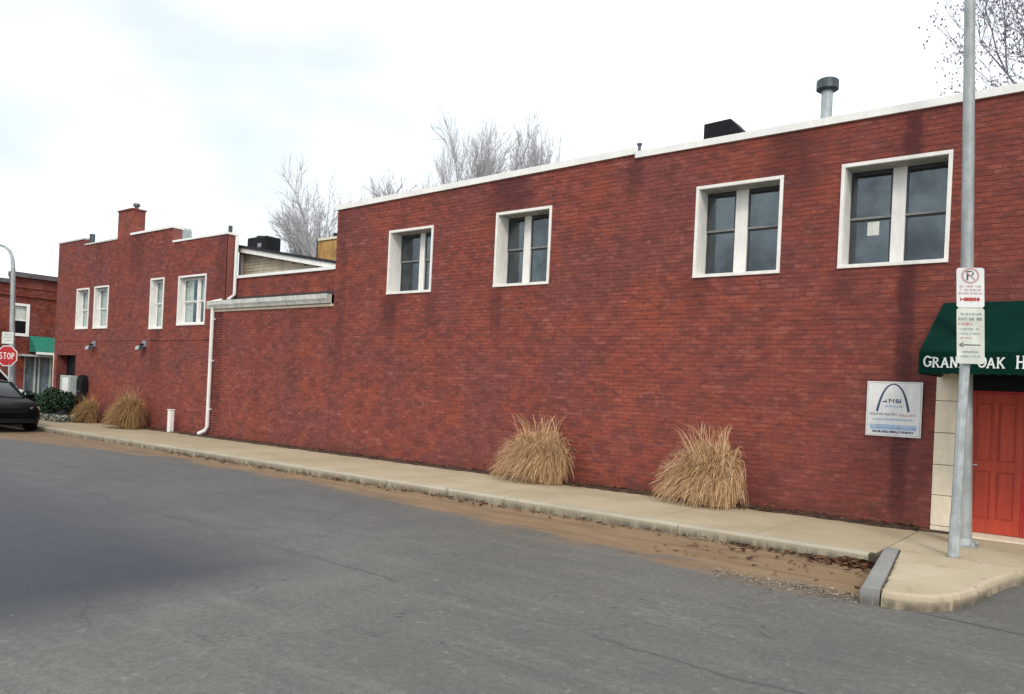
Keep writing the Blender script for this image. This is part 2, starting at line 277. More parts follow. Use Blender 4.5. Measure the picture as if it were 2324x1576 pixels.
# ------------------------------------------------------------------ mesh builder
WL = {}
class MB:
    def __init__(s): s.v = []; s.f = []
    def box(s, x0, x1, y0, y1, z0, z1):
        i = len(s.v); s.v += [(x0, y0, z0), (x1, y0, z0), (x1, y1, z0), (x0, y1, z0), (x0, y0, z1), (x1, y0, z1), (x1, y1, z1), (x0, y1, z1)]
        s.f += [(i, i+3, i+2, i+1), (i+4, i+5, i+6, i+7), (i, i+1, i+5, i+4), (i+1, i+2, i+6, i+5), (i+2, i+3, i+7, i+6), (i+3, i, i+4, i+7)]; return s
    def hexa(s, p):
        i = len(s.v); s.v += [tuple(q) for q in p]
        s.f += [(i, i+3, i+2, i+1), (i+4, i+5, i+6, i+7), (i, i+1, i+5, i+4), (i+1, i+2, i+6, i+5), (i+2, i+3, i+7, i+6), (i+3, i, i+4, i+7)]; return s
    def poly(s, pts):
        i = len(s.v); s.v += [tuple(p) for p in pts]; s.f.append(tuple(range(i, i + len(pts)))); return s
    def prism(s, pts, d):
        i = len(s.v); n = len(pts); d = Vector(d); s.v += [tuple(p) for p in pts] + [tuple(Vector(p) + d) for p in pts]
        s.f.append(tuple(range(i, i+n))[::-1]); s.f.append(tuple(range(i+n, i+2*n)))
        for k in range(n): j = (k+1) % n; s.f.append((i+k, i+j, i+n+j, i+n+k))
        return s
    def tube(s, pts, rad, n=8, cap=True):
        pts = [Vector(p) for p in pts]; rad = [rad] * len(pts) if not isinstance(rad, (list, tuple)) else rad
        i = len(s.v); ref = None
        for k, p in enumerate(pts):
            d = (pts[min(k+1, len(pts)-1)] - pts[max(k-1, 0)]).normalized()
            if ref is None: ref = d.orthogonal().normalized()
            a = (ref - d * ref.dot(d)); a = a.normalized() if a.length > 1e-5 else d.orthogonal().normalized(); ref = a; b = d.cross(a)
            for q in range(n):
                w = 2*pi*q/n; s.v.append(tuple(p + (a*cos(w) + b*sin(w)) * rad[k]))
        for k in range(len(pts)-1):
            for q in range(n): r = (q+1) % n; s.f.append((i+k*n+q, i+k*n+r, i+(k+1)*n+r, i+(k+1)*n+q))
        if cap: s.f.append(tuple(range(i, i+n))[::-1]); s.f.append(tuple(range(i+(len(pts)-1)*n, i+len(pts)*n)))
        return s
    def strip(s, a, b, w, y, th, axis=Vector((1, 0, 0)), org=Vector((0, 0, 0)), nrm=Vector((0, -1, 0))):
        """flat stroke from a to b (2-D) in the plane spanned by axis and Z, standing th proud along nrm"""
        ax, az = a; bx, bz = b; d = Vector((bx-ax, bz-az)); L = d.length or 1; nx, nz = -d.y/L*w/2, d.x/L*w/2
        P_ = [(ax+nx, az+nz), (bx+nx, bz+nz), (bx-nx, bz-nz), (ax-nx, az-nz)]
        pts = [org + axis*p[0] + Vector((0, 0, p[1])) + nrm*y for p in P_]
        return s.prism(pts, nrm*th)
    def build(s, name, mat, parent=None, smooth=False, bevel=0, **props):
        xs = [v[0] for v in s.v]; ys = [v[1] for v in s.v]; zs = [v[2] for v in s.v]
        o0 = Vector(((min(xs)+max(xs))/2, (min(ys)+max(ys))/2, min(zs)))
        me = bpy.data.meshes.new(name); me.from_pydata([(v[0]-o0.x, v[1]-o0.y, v[2]-o0.z) for v in s.v], [], s.f); me.materials.append(M[mat] if isinstance(mat, str) else mat)
        import bmesh
        bm = bmesh.new(); bm.from_mesh(me); bmesh.ops.recalc_face_normals(bm, faces=bm.faces); bm.to_mesh(me); bm.free()
        if smooth:
            me.shade_smooth(); 
            try: me.set_sharp_from_angle(angle=radians(38))
            except Exception: pass
        o = bpy.data.objects.new(name, me); COL.objects.link(o); WL[o.name] = o0
        if parent: o.parent = parent; o.location = o0 - WL[parent.name]
        else: o.location = o0
        if bevel:
            b = o.modifiers.new('bevel', 'BEVEL'); b.width = bevel; b.segments = 2; b.limit_method = 'ANGLE'
        for k, v in props.items(): o[k] = v
        return o
def empty(name, loc, label, cat, group=None):
    o = bpy.data.objects.new(name, None); o.empty_display_size = .2; COL.objects.link(o); o.location = loc; WL[o.name] = Vector(loc); o['label'] = label; o['category'] = cat
    if group: o['group'] = group
    return o
def tag(o, label, cat, group=None, kind=None):
    if label: o['label'] = label
    if cat: o['category'] = cat
    if group: o['group'] = group
    if kind: o['kind'] = kind
    return o

# ------------------------------------------------------------------ ground, road, kerbs, pavements
g = MB(); g.poly([(-900, -900, -.06), (900, -900, -.06), (900, 900, -.06), (-900, 900, -.06)]); tag(g.build('ground', 'ground'), None, None, kind='structure')
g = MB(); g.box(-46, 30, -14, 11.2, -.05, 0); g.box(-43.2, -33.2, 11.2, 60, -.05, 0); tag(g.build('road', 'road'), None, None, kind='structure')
sw = MB(); sw.box(-33.7, -2.2, 9.72, 12.62, -.04, .128); sw.box(-2.2, 9, 10.3, 12.62, -.04, .128); sw.box(-33.7, -31.5, 12.62, 40, -.04, .128)
sidewalk = tag(sw.build('sidewalk', 'joint'), None, None, kind='structure')
def slab(x0, x1, y0, y1, z=.14): MB().box(x0, x1, y0, y1, .10, z).build('paving_slab', 'slab', sidewalk, bevel=.006)
x = -2.25
while x > -31:
    w = 1.5; slab(x-w+.012, x, 9.87, 12.13 if x < -2 else 12.3, .14 + random.uniform(-.003, .003)); x -= w
slab(-33.4, x, 9.87, 12.2)
for y in range(14): slab(-33.4, -31.9, 12.22+y*1.6, 13.8+y*1.6-.012)
slab(-2.235, -.62, 10.345, 12.16); slab(-.608, 1.2, 10.72, 12.16); 
for k in range(4): slab(1.212+k*1.8, 3.0+k*1.8, 10.72, 12.16)
kerb = MB(); kerb.box(-31.0, -2.32, 9.74, 9.84, -.04, .10); kerb = tag(kerb.build('kerb', 'joint'), None, None, kind='structure')
def kerb_prof(y0, y1, z1, r=.03):   # (offset across, z)
    return [(y0+.012, -.03), (y0, z1-r), (y0+r*.3, z1-r*.3), (y0+r, z1), (y1, z1), (y1, -.03)]
x = -2.30
while x > -31:
    w = random.choice([2.4, 3.0, 2.7]); x1 = max(x-w, -31.2); dy = random.uniform(-.008, .008); dz = random.uniform(-.004, .003)
    mb = MB(); mb.prism([(x1+.012, p+dy, q+(dz if q > .05 else 0)) for p, q in kerb_prof(9.70, 9.862, .142)], (x-x1-.012, 0, 0)); mb.build('kerb_stone', 'kerb', kerb); x = x1
# rounded corner kerb at the cross street
mb = MB(); N = 10; prev = None
for k in range(N):
    a0, a1 = pi*1.5 - k/N*pi/2, pi*1.5 - (k+1)/N*pi/2 + .01; C0 = (-31.2, 12.3)
    def ring(a): return [(C0[0]+cos(a)*(2.6-(p-9.70)), C0[1]+sin(a)*(2.6-(p-9.70)), q) for p, q in kerb_prof(9.70, 9.862, .142)]
    A_, B_ = ring(a0), ring(a1); i = len(mb.v); mb.v += A_ + B_
    n = len(A_)
    for q in range(n-1): mb.f.append((i+q, i+q+1, i+n+q+1, i+n+q))
mb.build('kerb_stone', 'kerb', kerb)
for k in range(8):
    mb = MB(); mb.prism([(-33.8+(p-9.70), 12.31+k*3, q) for p, q in kerb_prof(9.70, 9.862, .142)], (0, 2.988, 0)); mb.build('kerb_stone', 'kerb', kerb)
# grey kerb strip on the island's left side, then kerb off to the right
L0, L1 = Vector((-1.90, 7.76)), Vector((-2.27, 10.3)); dd = (L1-L0); 
for k in range(2):
    a, b = L0 + dd*(k*.5), L0 + dd*(k*.5+.495); ac = Vector((.99, .11))
    mb = MB(); pr = kerb_prof(0, .17, .150, .035); A_ = [(a.x+ac.x*p, a.y+ac.y*p, q) for p, q in pr]; B_ = [(b.x+ac.x*p, b.y+ac.y*p, q) for p, q in pr]
    i = len(mb.v); mb.v += A_ + B_; n = len(A_)
    for q in range(n): r = (q+1) % n; mb.f.append((i+q, i+r, i+n+r, i+n+q))
    mb.f.append(tuple(range(i, i+n))); mb.f.append(tuple(range(i+n, i+2*n)))
    mb.build('kerb_stone', 'kerb_grey', kerb)
x = -.62
for k in range(4):
    mb = MB(); mb.prism([(x, p, q) for p, q in kerb_prof(10.545, 10.71, .142)], (2.3, 0, 0)); mb.build('kerb_stone', 'kerb', kerb); x += 2.312
# nose of the island
def rounded(poly, z1, r=.04, zb=-.03):
    c = Vector((sum(p[0] for p in poly)/len(poly), sum(p[1] for p in poly)/len(poly))); mb = MB(); n = len(poly)
    rings = [(0, zb), (0.0, z1-r), (r*.3, z1-r*.3), (r, z1)]
    for ins, z in rings:
        for p in poly:
            d = (c-Vector(p)).normalized()*ins; mb.v.append((p[0]+d.x, p[1]+d.y, z))
    for k in range(len(rings)-1):
        for q in range(n): r_ = (q+1) % n; mb.f.append((k*n+q, k*n+r_, (k+1)*n+r_, (k+1)*n+q))
    mb.f.append(tuple(range((len(rings)-1)*n, len(rings)*n))); mb.f.append(tuple(range(n))[::-1]); return mb
nose = [(-1.72, 7.79), (-1.60, 7.78), (-1.46, 7.83), (-1.33, 7.93), (-1.22, 8.10), (-1.13, 8.36), (-1.07, 8.7), (-1.02, 9.1), (-.96, 9.5), (-.88, 9.9), (-.72, 10.285), (-2.09, 10.285)]
rj = random.Random(17); dense = []
for a_, b_ in zip(nose, nose[1:] + nose[:1]):
    L_ = math.dist(a_, b_); n_ = max(1, int(L_/.05)) if a_[1] < 10.28 or b_[1] < 10.28 else 1
    for k in range(n_): u = k/n_; dense.append((a_[0]+(b_[0]-a_[0])*u+(rj.gauss(0, .007) if k else 0), a_[1]+(b_[1]-a_[1])*u+(rj.gauss(0, .007) if k else 0)))
rounded(dense, .145, .06).build('pavement_island', 'nose', None, kind='structure')

# soil strip against the walls
mb = MB(); rs = random.Random(3); xs = [-31.0 + k*.14 for k in range(int((31.0-2.2)/.14)+1)]
for k, x in enumerate(xs):
    yo = 12.06 + rs.uniform(-.06, .07); zt = .145 + rs.uniform(0, .03)
    mb.v += [(x, yo, .125), (x, yo+.05, zt), (x, 12.30, zt+rs.uniform(-.01, .02)), (x, 12.46, zt)]
    if k:
        i = (k-1)*4
        for q in range(3): mb.f.append((i+q, i+q+1, i+4+q+1, i+4+q))
mb.build('soil_strip', 'soil', None, kind='structure')
# dead leaves and grit (nobody could count them)
def litter(name, spots, mat, label, cat, seed, smin=.02, smax=.06):
    r = random.Random(seed); mb = MB()
    for (x0, x1, y0, y1, z, n) in spots:
        for k in range(n):
            x = r.uniform(x0, x1); y = r.triangular(y0, y1, y1); s_ = r.uniform(smin, smax); a = r.uniform(0, 2*pi); t1, t2 = r.uniform(-.4, .4), r.uniform(-.4, .4)
            dx, dy = cos(a)*s_, sin(a)*s_; h = z + r.uniform(.004, .03)
            mb.poly([(x-dx, y-dy, h), (x+dy*.5, y-dx*.5, h+s_*t1), (x+dx, y+dy, h+s_*.3), (x-dy*.5, y+dx*.5, h+s_*t2)])
    tag(mb.build(name, mat), label, cat, kind='stuff')
litter('dead_leaves', [(-3.9, -2.3, 9.5, 9.69, 0, 120), (-18, -3.9, 9.35, 9.69, 0, 330), (-4.5, -1.9, 8.0, 9.5, 0, 70), (-2.9, -2.24, 9.3, 9.7, .0, 230), (-2.6, -2.24, 9.4, 9.7, .03, 110)], 'dead_leaf', 'brown dead leaves drifted in the gutter corner beside the grey kerb of the island', 'leaves', 5)
litter('wall_litter', [(-31, -2.2, 12.12, 12.44, .16, 1900), (-10, -7.6, 11.8, 12.3, .15, 260), (-6.4, -4.3, 11.8, 12.3, .15, 320)], 'dead_leaf', 'dark leaf litter and mulch scattered along the foot of the brick walls', 'leaf litter', 6, .015, .045)
litter('road_grit', [(-3.4, -2.0, 7.55, 8.05, 0, 420), (-2.6, -1.85, 7.6, 8.1, 0, 300), (-16, -2.3, 9.3, 9.69, 0, 700)], 'grit', 'dark grit and gravel washed along the edge of the tan silt in the street', 'grit', 8, .006, .022)

# ------------------------------------------------------------------ brick walls
def bricks(parent, s0, s1, z0, ztop, holes, mat, mapf, soff, nsingle=300, score=None, depth=.03, seed=1):
    """real bricks in running bond; mapf(s, d, z) gives the point; the nsingle best ones become objects, the rest one mesh"""
    rnd = random.Random(seed); rects = []
    k = 0; z = Z0
    while z < 8:
        za, zb = z + .0098, z + BH
        if zb > z0:
            par = .5 * (k % 2); c = math.floor((s0 + soff) / BL + par)
            while True:
                a = (c - par) * BL - soff + .0105; b = (c + 1 - par) * BL - soff
                if a > s1: break
                c += 1; a_, b_ = max(a, s0), min(b, s1)
                if b_ - a_ < .02: continue
                zt = ztop((a_+b_)/2); 
                if za > zt - .02: continue
                L = [(a_, b_, max(za, z0), min(zb, zt))]
                for (h0, h1, h2, h3) in holes:
                    out = []
                    for (p, q, r, s_) in L:
                        if q <= h0 or p >= h1 or s_ <= h2 or r >= h3: out.append((p, q, r, s_)); continue
                        if p < h0: out.append((p, h0, r, s_))
                        if q > h1: out.append((h1, q, r, s_))
                        p2, q2 = max(p, h0), min(q, h1)
                        if r < h2: out.append((p2, q2, r, h2))
                        if s_ > h3: out.append((p2, q2, h3, s_))
                    L = out
                rects += [r_ for r_ in L if r_[1]-r_[0] > .025 and r_[3]-r_[2] > .015]
        k += 1; z += BH
    full = [r for r in rects if abs(r[1]-r[0]-(BL-.0105)) < 1e-4 and abs(r[3]-r[2]-(BH-.0098)) < 1e-4]
    single = set()
    if nsingle and score:
        full.sort(key=score); single = set(full[:nsingle])
        hl, hh = (BL-.0105), (BH-.0098)
        pr = MB(); pts = [mapf(s, d, zz) for zz in (0, hh) for d, s in ((0, 0), (0, hl), (depth, hl), (depth, 0))]; o0 = Vector(mapf(0, 0, 0))
        me = bpy.data.meshes.new('brick'); pr.hexa([tuple(Vector(p)-o0) for p in pts]); me.from_pydata(pr.v, [], pr.f); me.update(); me.materials.append(M[mat])
        for r in full[:nsingle]:
            o = bpy.data.objects.new('brick', me); COL.objects.link(o); o.parent = parent
            o.location = Vector(mapf(r[0], rnd.uniform(-.002, .0015), r[2])) - WL[parent.name]
    mb = MB()
    for r in rects:
        if r in single: continue
        j = rnd.uniform(-.002, .0015)
        mb.hexa([mapf(s, d+j, zz) for zz in (r[2], r[3]) for d, s in ((0, r[0]), (0, r[1]), (depth, r[1]), (depth, r[0]))])
    if mb.v: mb.build('bricks', mat, parent, kind='stuff')
def backing(mb, s0, s1, z0, segs, holes, mapf, d0=.006, d1=.30):
    """mortar body of the wall as cells round the holes; segs = [(sa, sb, ztop)]"""
    for sa, sb, zt in segs:
        hs = [h for h in holes if h[1] > sa and h[0] < sb]
        xs = sorted({sa, sb} | {min(max(h[i], sa), sb) for h in hs for i in (0, 1)}); 
        for a, b in zip(xs, xs[1:]):
            if b - a < 1e-6: continue
            cut = sorted((h[2], h[3]) for h in hs if h[0] < (a+b)/2 < h[1]); z = z0
            for c0, c1 in cut + [(zt, zt)]:
                if c0 > z + 1e-6: mb.hexa([mapf(s, d, zz) for zz in (z, min(c0, zt)) for d, s in ((d0, a), (d0, b), (d1, b), (d1, a))])
                z = max(z, c1)
WY = 12.45
mapY = lambda s, d, z: (s, WY + d, z)
def dist_score(r):
    x, z = (r[0]+r[1])/2, (r[2]+r[3])/2
    if x > -1.15 or (x > -2.2 and z < 3.4): return 1e6
    return x*x + WY*WY + (z-CZ)**2

# ------------------------------------------------------------------ windows
def window(parent, x0, x1, z0, z1, mull=None, rail=None, depth=.385, trim=.055, y=WY, curtains=(), note=None, dark=True, name='window', split=True, pale=False):
    fr = MB(); p = -.022    # trim round the opening, proud of the brick
    fr.box(x0, x1, y+p, y+.03, z1-trim, z1); fr.box(x0, x1, y+p-.008, y+.03, z0, z0+trim); fr.box(x0, x0+trim, y+p+.001, y+.03, z0+trim, z1-trim); fr.box(x1-trim, x1, y+p+.001, y+.03, z0+trim, z1-trim)
    w = fr.build(name, 'white', parent, bevel=.004)
    a, b, c, d = x0+trim, x1-trim, z0+trim, z1-trim
    lr = MB(); yb = y+depth
    lr.box(a-.02, a+.004, y+.031, yb, c, d); lr.box(b-.004, b+.02, y+.031, yb, c, d)
    MB().box(a, b, y+.031, yb, d-.002, d+.03).build('soffit_board', 'soffit', w)
    lr.hexa([(a, y+.031, c-.03), (b, y+.031, c-.03), (b, yb, c-.03), (a, yb, c-.03), (a, y+.031, c+.002), (b, y+.031, c+.002), (b, yb, c+.025), (a, yb, c+.025)])
    lr.build('reveal_board', 'white', w)
    yg = yb - .05; fw = .045
    rm = MB(); rm.box(a+.01, b-.01, yb+.55, yb+.58, c, d); rm.box(a-.01, a+.01, yb, yb+.58, c, d); rm.box(b-.01, b+.01, yb, yb+.58, c, d); rm.box(a, b, yb, yb+.58, d, d+.02); rm.box(a, b, yb, yb+.58, c-.02, c)
    rm.build('interior', 'room', w)
    lights = []
    if mull:
        m0, m1 = mull; mb = MB(); mb.box(m0, m1, yg-.022, yb, c+.024, d-.003); mb.build('mullion', 'white', w, bevel=.004); lights = [(a+.004, m0), (m1, b-.004)]
    else: lights = [(a+.004, b-.004)]
    r = rail if rail else (c+d)/2
    sm = ('sash_dark' if dark else 'white')
    for (l0, l1) in lights:
        for (q0, q1, yy) in ((r, d-.003, yg), (c+.024, r, yg+.022)):
            s_ = MB(); s_.box(l0, l0+fw*.7, yy, yy+.022, q0, q1); s_.box(l1-fw*.7, l1, yy, yy+.022, q0, q1); s_.box(l0+fw*.7, l1-fw*.7, yy, yy+.022, q1-(fw*1.3 if q1 > r+.1 else fw*.6), q1); s_.box(l0+fw*.7, l1-fw*.7, yy, yy+.022, q0, q0+fw*.8)
            s_.build('sash', sm, w)
            g_ = MB(); g_.box(l0+fw*.6, l1-fw*.6, yy+.009, yy+.013, q0+fw*.6, q1-fw*.5); g_.build('pane', 'glass' if dark else 'glass_clear', w)
        rl = MB(); rl.box(l0+.003, l1-.003, yg-.008, yg-.0005, r+.002, r+.034); rl.build('meeting_rail', 'sash' if dark else 'white', w)
    for (k0, k1, kz0, kz1) in curtains:
        cm = MB(); n = max(3, int((k1-k0)/.05)); 
        for i in range(n+1):
            xx = k0+(k1-k0)*i/n; yy = yb+.012+.012*(i % 2); cm.v += [(xx, yy, kz0), (xx, yy, kz1)]
            if i: j = (i-1)*2; cm.f.append((j, j+2, j+3, j+1))
        cm.build('curtain', 'curtain', w, smooth=True)
    if note:
        nb = MB(); nb.box(note[0], note[1], yg+.026, yg+.029, note[2], note[3]); nb.build('paper_notice', 'sign_cream', w)
    return w

# ================================================================== the tall brick building
B = empty('tall_brick_building', (-8, 16, 0), 'long tall red brick building with four deep white framed windows and a green awning', 'building')
topB = lambda x: (6.13 + (x+15.53)/8.3*.11) if x < -7.2 else 6.17 + (x+7.2)*.004
WIN = [(-13.63, -12.21, 3.94, 5.42), (-10.42, -9.01, 3.96, 5.50), (-5.97, -4.47, 3.91, 5.48), (-3.585, -2.08, 3.925, 5.52)]
DOOR = (-2.15, -.02, .0, 2.62)
holes = [(a+.03, b-.03, c+.03, d-.03) for a, b, c, d in WIN] + [DOOR]
mb = MB(); segs = []
x = -15.53
while x < 3.0: x2 = min(x+1.9, 3.0) if x < -9 or x >= -7.2 else -7.2; segs.append((x, x2, min(topB(x), topB(x2-.001)))); x = x2
backing(mb, -15.53, 3.0, 0, segs, holes, mapY)
wallB = mb.build('brick_wall', 'mortar', B)
bricks(wallB, -15.53, 3.0, .10, lambda x: topB(x)+.01, holes, 'brick', mapY, WY, 300, dist_score, seed=2)
mb = MB(); mb.box(-15.52, -15.24, WY+.31, 26, 0, 6.1); mb.box(2.7, 2.99, WY+.31, 26, 0, 6.1); mb.box(-15.52, 2.99, 26, 26.3, 0, 6.1); mb.build('side_wall', 'brick_plain', B)
mb = MB(); mb.box(-15.2, 2.7, WY+.3, 26, 5.75, 5.85); mb.build('flat_roof', 'flat_roof', B)
def coping(parent, pts, y0, y1, h, mat='white_metal'):
    mb = MB()
    for (xa, za), (xb, zb) in zip(pts, pts[1:]): mb.hexa([(xa, y0, za), (xb, y0, zb), (xb, y1, zb), (xa, y1, za), (xa, y0, za+h), (xb, y0, zb+h), (xb, y1, zb+h+.015), (xa, y1, za+h+.015)])
    return mb.build('coping', mat, parent)
coping(B, [(-15.57, 6.10), (-7.2, 6.225)], WY-.045, WY+.36, .125); coping(B, [(-7.19, 6.15), (3.02, 6.19)], WY-.045, WY+.36, .115)
mb = MB(); mb.tube([(-7.19, WY+.1, 6.3), (-7.19, WY+.1, 6.42)], .03, 10); mb.tube([(-7.19, WY+.1, 6.42), (-7.19, WY+.1, 6.45)], .05, 10); mb.build('roof_pipe', 'cap_metal', B, smooth=True)
window(B, *WIN[0], mull=(-12.93, -12.78), rail=4.72, curtains=())
window(B, *WIN[1], mull=(-9.92, -9.75), rail=4.76)
window(B, *WIN[2], mull=(-5.385, -5.17), rail=4.74)
window(B, *WIN[3], mull=(-2.925, -2.735), rail=4.72, note=(-3.27, -3.10, 4.47, 4.68))
# doorway: limestone surround, recessed red doors
for xa, xb in ((-2.15, -1.83), (-.34, -.02)):
    z = .14; hs = [.07, .43, .43, .45, .45, .45, .20]
    for i, h in enumerate(hs):
        mb = MB(); mb.box(xa, xb, WY-.03+.002*(i % 2), WY+.30, z+.004, z+h-.004); mb.build('limestone_block', 'limestone', B, bevel=.006); z += h
mb = MB(); mb.box(-1.83, -.34, WY+.16, WY+.3, 2.12, 2.60); mb.build('door_shade_panel', 'black', B)  # black panel stands in for the deep shade under the awning
mb = MB(); mb.box(-1.83, -.34, WY+.0, WY+.158, 2.50, 2.60); mb.build('door_shade_lintel', 'black', B)  # coloured black to carry the same awning shade
mb = MB(); mb.box(-2.14, -.03, WY+.0, WY+.29, .02, 2.605); 
bk = MB(); bk.box(-2.13, -1.835, WY+.0, WY+.28, .05, 2.61); bk.box(-.335, -.03, WY, WY+.28, .05, 2.61); bk.build('jamb_core', 'mortar', B)
mb = MB(); mb.box(-1.85, -.32, 12.16, WY+.3, .0, .158); mb.build('doorstep', 'limestone', B, bevel=.008)
mb = MB(); mb.box(-1.83, -1.775, WY+.14, WY+.155, .16, 2.13); mb.box(-.395, -.34, WY+.14, WY+.155, .16, 2.13); mb.box(-1.775, -.395, WY+.14, WY+.155, 2.10, 2.13); mb.build('door_frame', 'door_trim', B)
for k, (xa, xb) in enumerate(((-1.77, -1.10), (-1.07, -.40))):
    mb = MB(); yd = WY+.19; st_ = .09; zb = 2.10
    mb.box(xa, xb, yd+.018, yd+.05, .165, 2.10)
    mb.box(xa, xa+st_, yd, yd+.017, .165, 2.10); mb.box(xb-st_, xb, yd, yd+.017, .165, 2.10); mc = (xa+xb)/2; mb.box(mc-.035, mc+.035, yd, yd+.017, .36, 1.97)
    for q0, q1 in ((.165, .36), (1.02, 1.16), (1.97, 2.10)): mb.box(xa+st_, xb-st_, yd+.0005, yd+.017, q0, q1)
    d_ = mb.build('door', 'door', B, bevel=.004)
    for q0, q1 in ((.36, 1.02), (1.16, 1.97)):
        for c0, c1 in ((xa+st_+.025, mc-.06), (mc+.06, xb-st_-.025)):
            pb = MB(); pb.box(c0, c1, yd+.006, yd+.017, q0+.02, q1-.02); pb.build('door_panel', 'door', d_, bevel=.005)
    hb = MB(); hx = (xa+.045) if k == 0 else xb-.045
    hb.box(hx-.022, hx+.022, yd-.008, yd-.001, 1.02, 1.22); hb.tube([(hx, yd-.008, 1.10), (hx, yd-.06, 1.10), (hx+.10*(1 if k == 0 else -1), yd-.06, 1.10)], .01, 8); hb.build('handle', 'steel', d_)
mb = MB(); mb.box(-1.099, -1.071, WY+.18, WY+.24, .165, 2.10); mb.build('astragal', 'door_trim', B)
# awning
AX0, AX1, AYW, AYF, ZT, ZV, ZB_ = -2.11, 1.15, WY-.02, 10.95, 3.35, 2.56, 2.28
mb = MB(); th = .012
mb.hexa([(AX0, AYF, ZV-th), (AX1, AYF, ZV-th), (AX1, AYW, ZT-th), (AX0, AYW, ZT-th), (AX0, AYF, ZV), (AX1, AYF, ZV), (AX1, AYW, ZT), (AX0, AYW, ZT)])
awn = mb.build('awning', 'canvas', B)
for xs_ in (AX0, AX1-.01):
    mb = MB(); mb.prism([(xs_, AYF+.004, ZV-.016), (xs_, AYW, ZT-.02), (xs_, AYW, ZV-.016)], (.01, 0, 0)); mb.prism([(xs_, AYF+.006, ZB_), (xs_, AYW, ZB_+.02), (xs_, AYW, ZV-.02), (xs_, AYF+.006, ZV-.02)], (.01, 0, 0)); mb.build('awning_side', 'canvas', awn)
mb = MB(); n = 60
for i in range(n+1):
    xx = AX0+(AX1-AX0)*i/n; zz = ZB_+.012*abs(sin(i*.5*pi)); yy = AYF-.004+.004*sin(i*1.7)
    mb.v += [(xx, yy, zz), (xx, yy, ZV+.001), (xx, yy+.006, zz), (xx, yy+.006, ZV+.001)]
    if i: j = (i-1)*4; mb.f += [(j, j+4, j+5, j+1), (j+2, j+3, j+7, j+6), (j, j+2, j+6, j+4)]
mb.build('valance', 'canvas', awn)
for k in range(1, 6):
    xx = AX0 + .545*k; mb = MB(); mb.hexa([(xx-.008, AYF, ZV+.001), (xx+.008, AYF, ZV+.001), (xx+.008, AYW, ZT+.001), (xx-.008, AYW, ZT+.001), (xx-.008, AYF, ZV+.007), (xx+.008, AYF, ZV+.007), (xx+.008, AYW, ZT+.007), (xx-.008, AYW, ZT+.007)]); mb.build('seam', 'canvas', awn)
mb = MB()
for xx in (AX0+.03, -.5, AX1-.04): mb.tube([(xx, AYW, ZT-.05), (xx, AYF+.03, ZV-.04), (xx, AYF+.03, ZB_+.03), (xx, AYW, ZB_+.05)], .012, 6)
mb.tube([(AX0, AYF+.03, ZB_+.03), (AX1, AYF+.03, ZB_+.03)], .012, 6); mb.build('awning_frame', 'black', awn)
# serif lettering made of strokes, each letter in a 1 x 1 box
def arc(cx, cz, rx, rz, a0, a1, n=9): return [(cx+rx*cos(radians(a0+(a1-a0)*i/n)), cz+rz*sin(radians(a0+(a1-a0)*i/n))) for i in range(n+1)]
GL = {'G': [arc(.5, .5, .40, .44, 40, 325)], 'G2': [[(.62, .45), (.98, .45)], [(.84, .45), (.84, .12)]], 'R': [[(.2, 0), (.2, 1)], arc(.35, .74, .38, .22, -90, 90), [(.2, .96), (.4, .96)], [(.2, .52), (.4, .52)], [(.45, .5), (.85, .03)]],
      'A': [[(.12, .02), (.5, .98)], [(.5, .98), (.88, .02)], [(.28, .33), (.72, .33)]], 'N': [[(.18, 0), (.18, 1)], [(.18, 1), (.82, 0)], [(.82, 0), (.82, 1)]], 'D': [[(.2, 0), (.2, 1)], arc(.35, .5, .5, .45, -90, 90), [(.1, .95), (.4, .95)], [(.1, .05), (.4, .05)]],
      'O': [arc(.5, .5, .40, .44, 0, 360, 16)], 'K': [[(.2, 0), (.2, 1)], [(.22, .42), (.8, .97)], [(.4, .58), (.85, .03)]], 'H': [[(.18, 0), (.18, 1)], [(.82, 0), (.82, 1)], [(.18, .52), (.82, .52)]],
      'S': [arc(.5, .74, .32, .22, 20, 270), arc(.5, .27, .34, .24, 90, -160)], 'T': [[(.5, 0), (.5, 1)], [(.08, .95), (.92, .95)]], 'P': [[(.2, 0), (.2, 1)], arc(.35, .72, .42, .24, -90, 90), [(.2, .96), (.4, .96)], [(.2, .48), (.4, .48)]]}
SER = {'R': [(.2, 0), (.88, 0), (.2, 1)], 'A': [(.1, 0), (.9, 0)], 'N': [(.18, 0), (.18, 1), (.82, 1)], 'D': [(.18, 0), (.18, 1)], 'K': [(.2, 0), (.2, 1), (.86, 0), (.82, 1)], 'H': [(.18, 0), (.18, 1), (.82, 0), (.82, 1)], 'G': [(.86, .82)], 'O': []}
def letter(mb, ch, x, z, w, h, y, th=.004, sw=.16, serif=True, axis=Vector((1, 0, 0)), org=Vector((0, 0, 0)), nrm=Vector((0, -1, 0))):
    strokes = GL[ch] + (GL['G2'] if ch == 'G' else [])
    k = 0
    for st_ in strokes:
        for a, b in zip(st_, st_[1:]):
            mb.strip((x+a[0]*w, z+a[1]*h), (x+b[0]*w, z+b[1]*h), sw*w, y, th+.0002*(k % 5), axis, org, nrm); k += 1
    if serif:
        for (sx, sz) in SER.get(ch, []): mb.strip((x+(sx-.17)*w, z+sz*h), (x+(sx+.17)*w, z+sz*h), .09*h, y, th+.0015, axis, org, nrm)
pit = .0985; xx = -2.055
for i, ch in enumerate('GRAND OAK H'):
    if ch != ' ':
        mb = MB(); big = ch in 'G' and i == 0 or ch == 'H' or i == 6; letter(mb, ch, xx, 2.365, .098 if big else .088, .142 if big else .122, -(AYF-.009), .004, .21); mb.build('letter', 'letter', awn)
    xx += pit

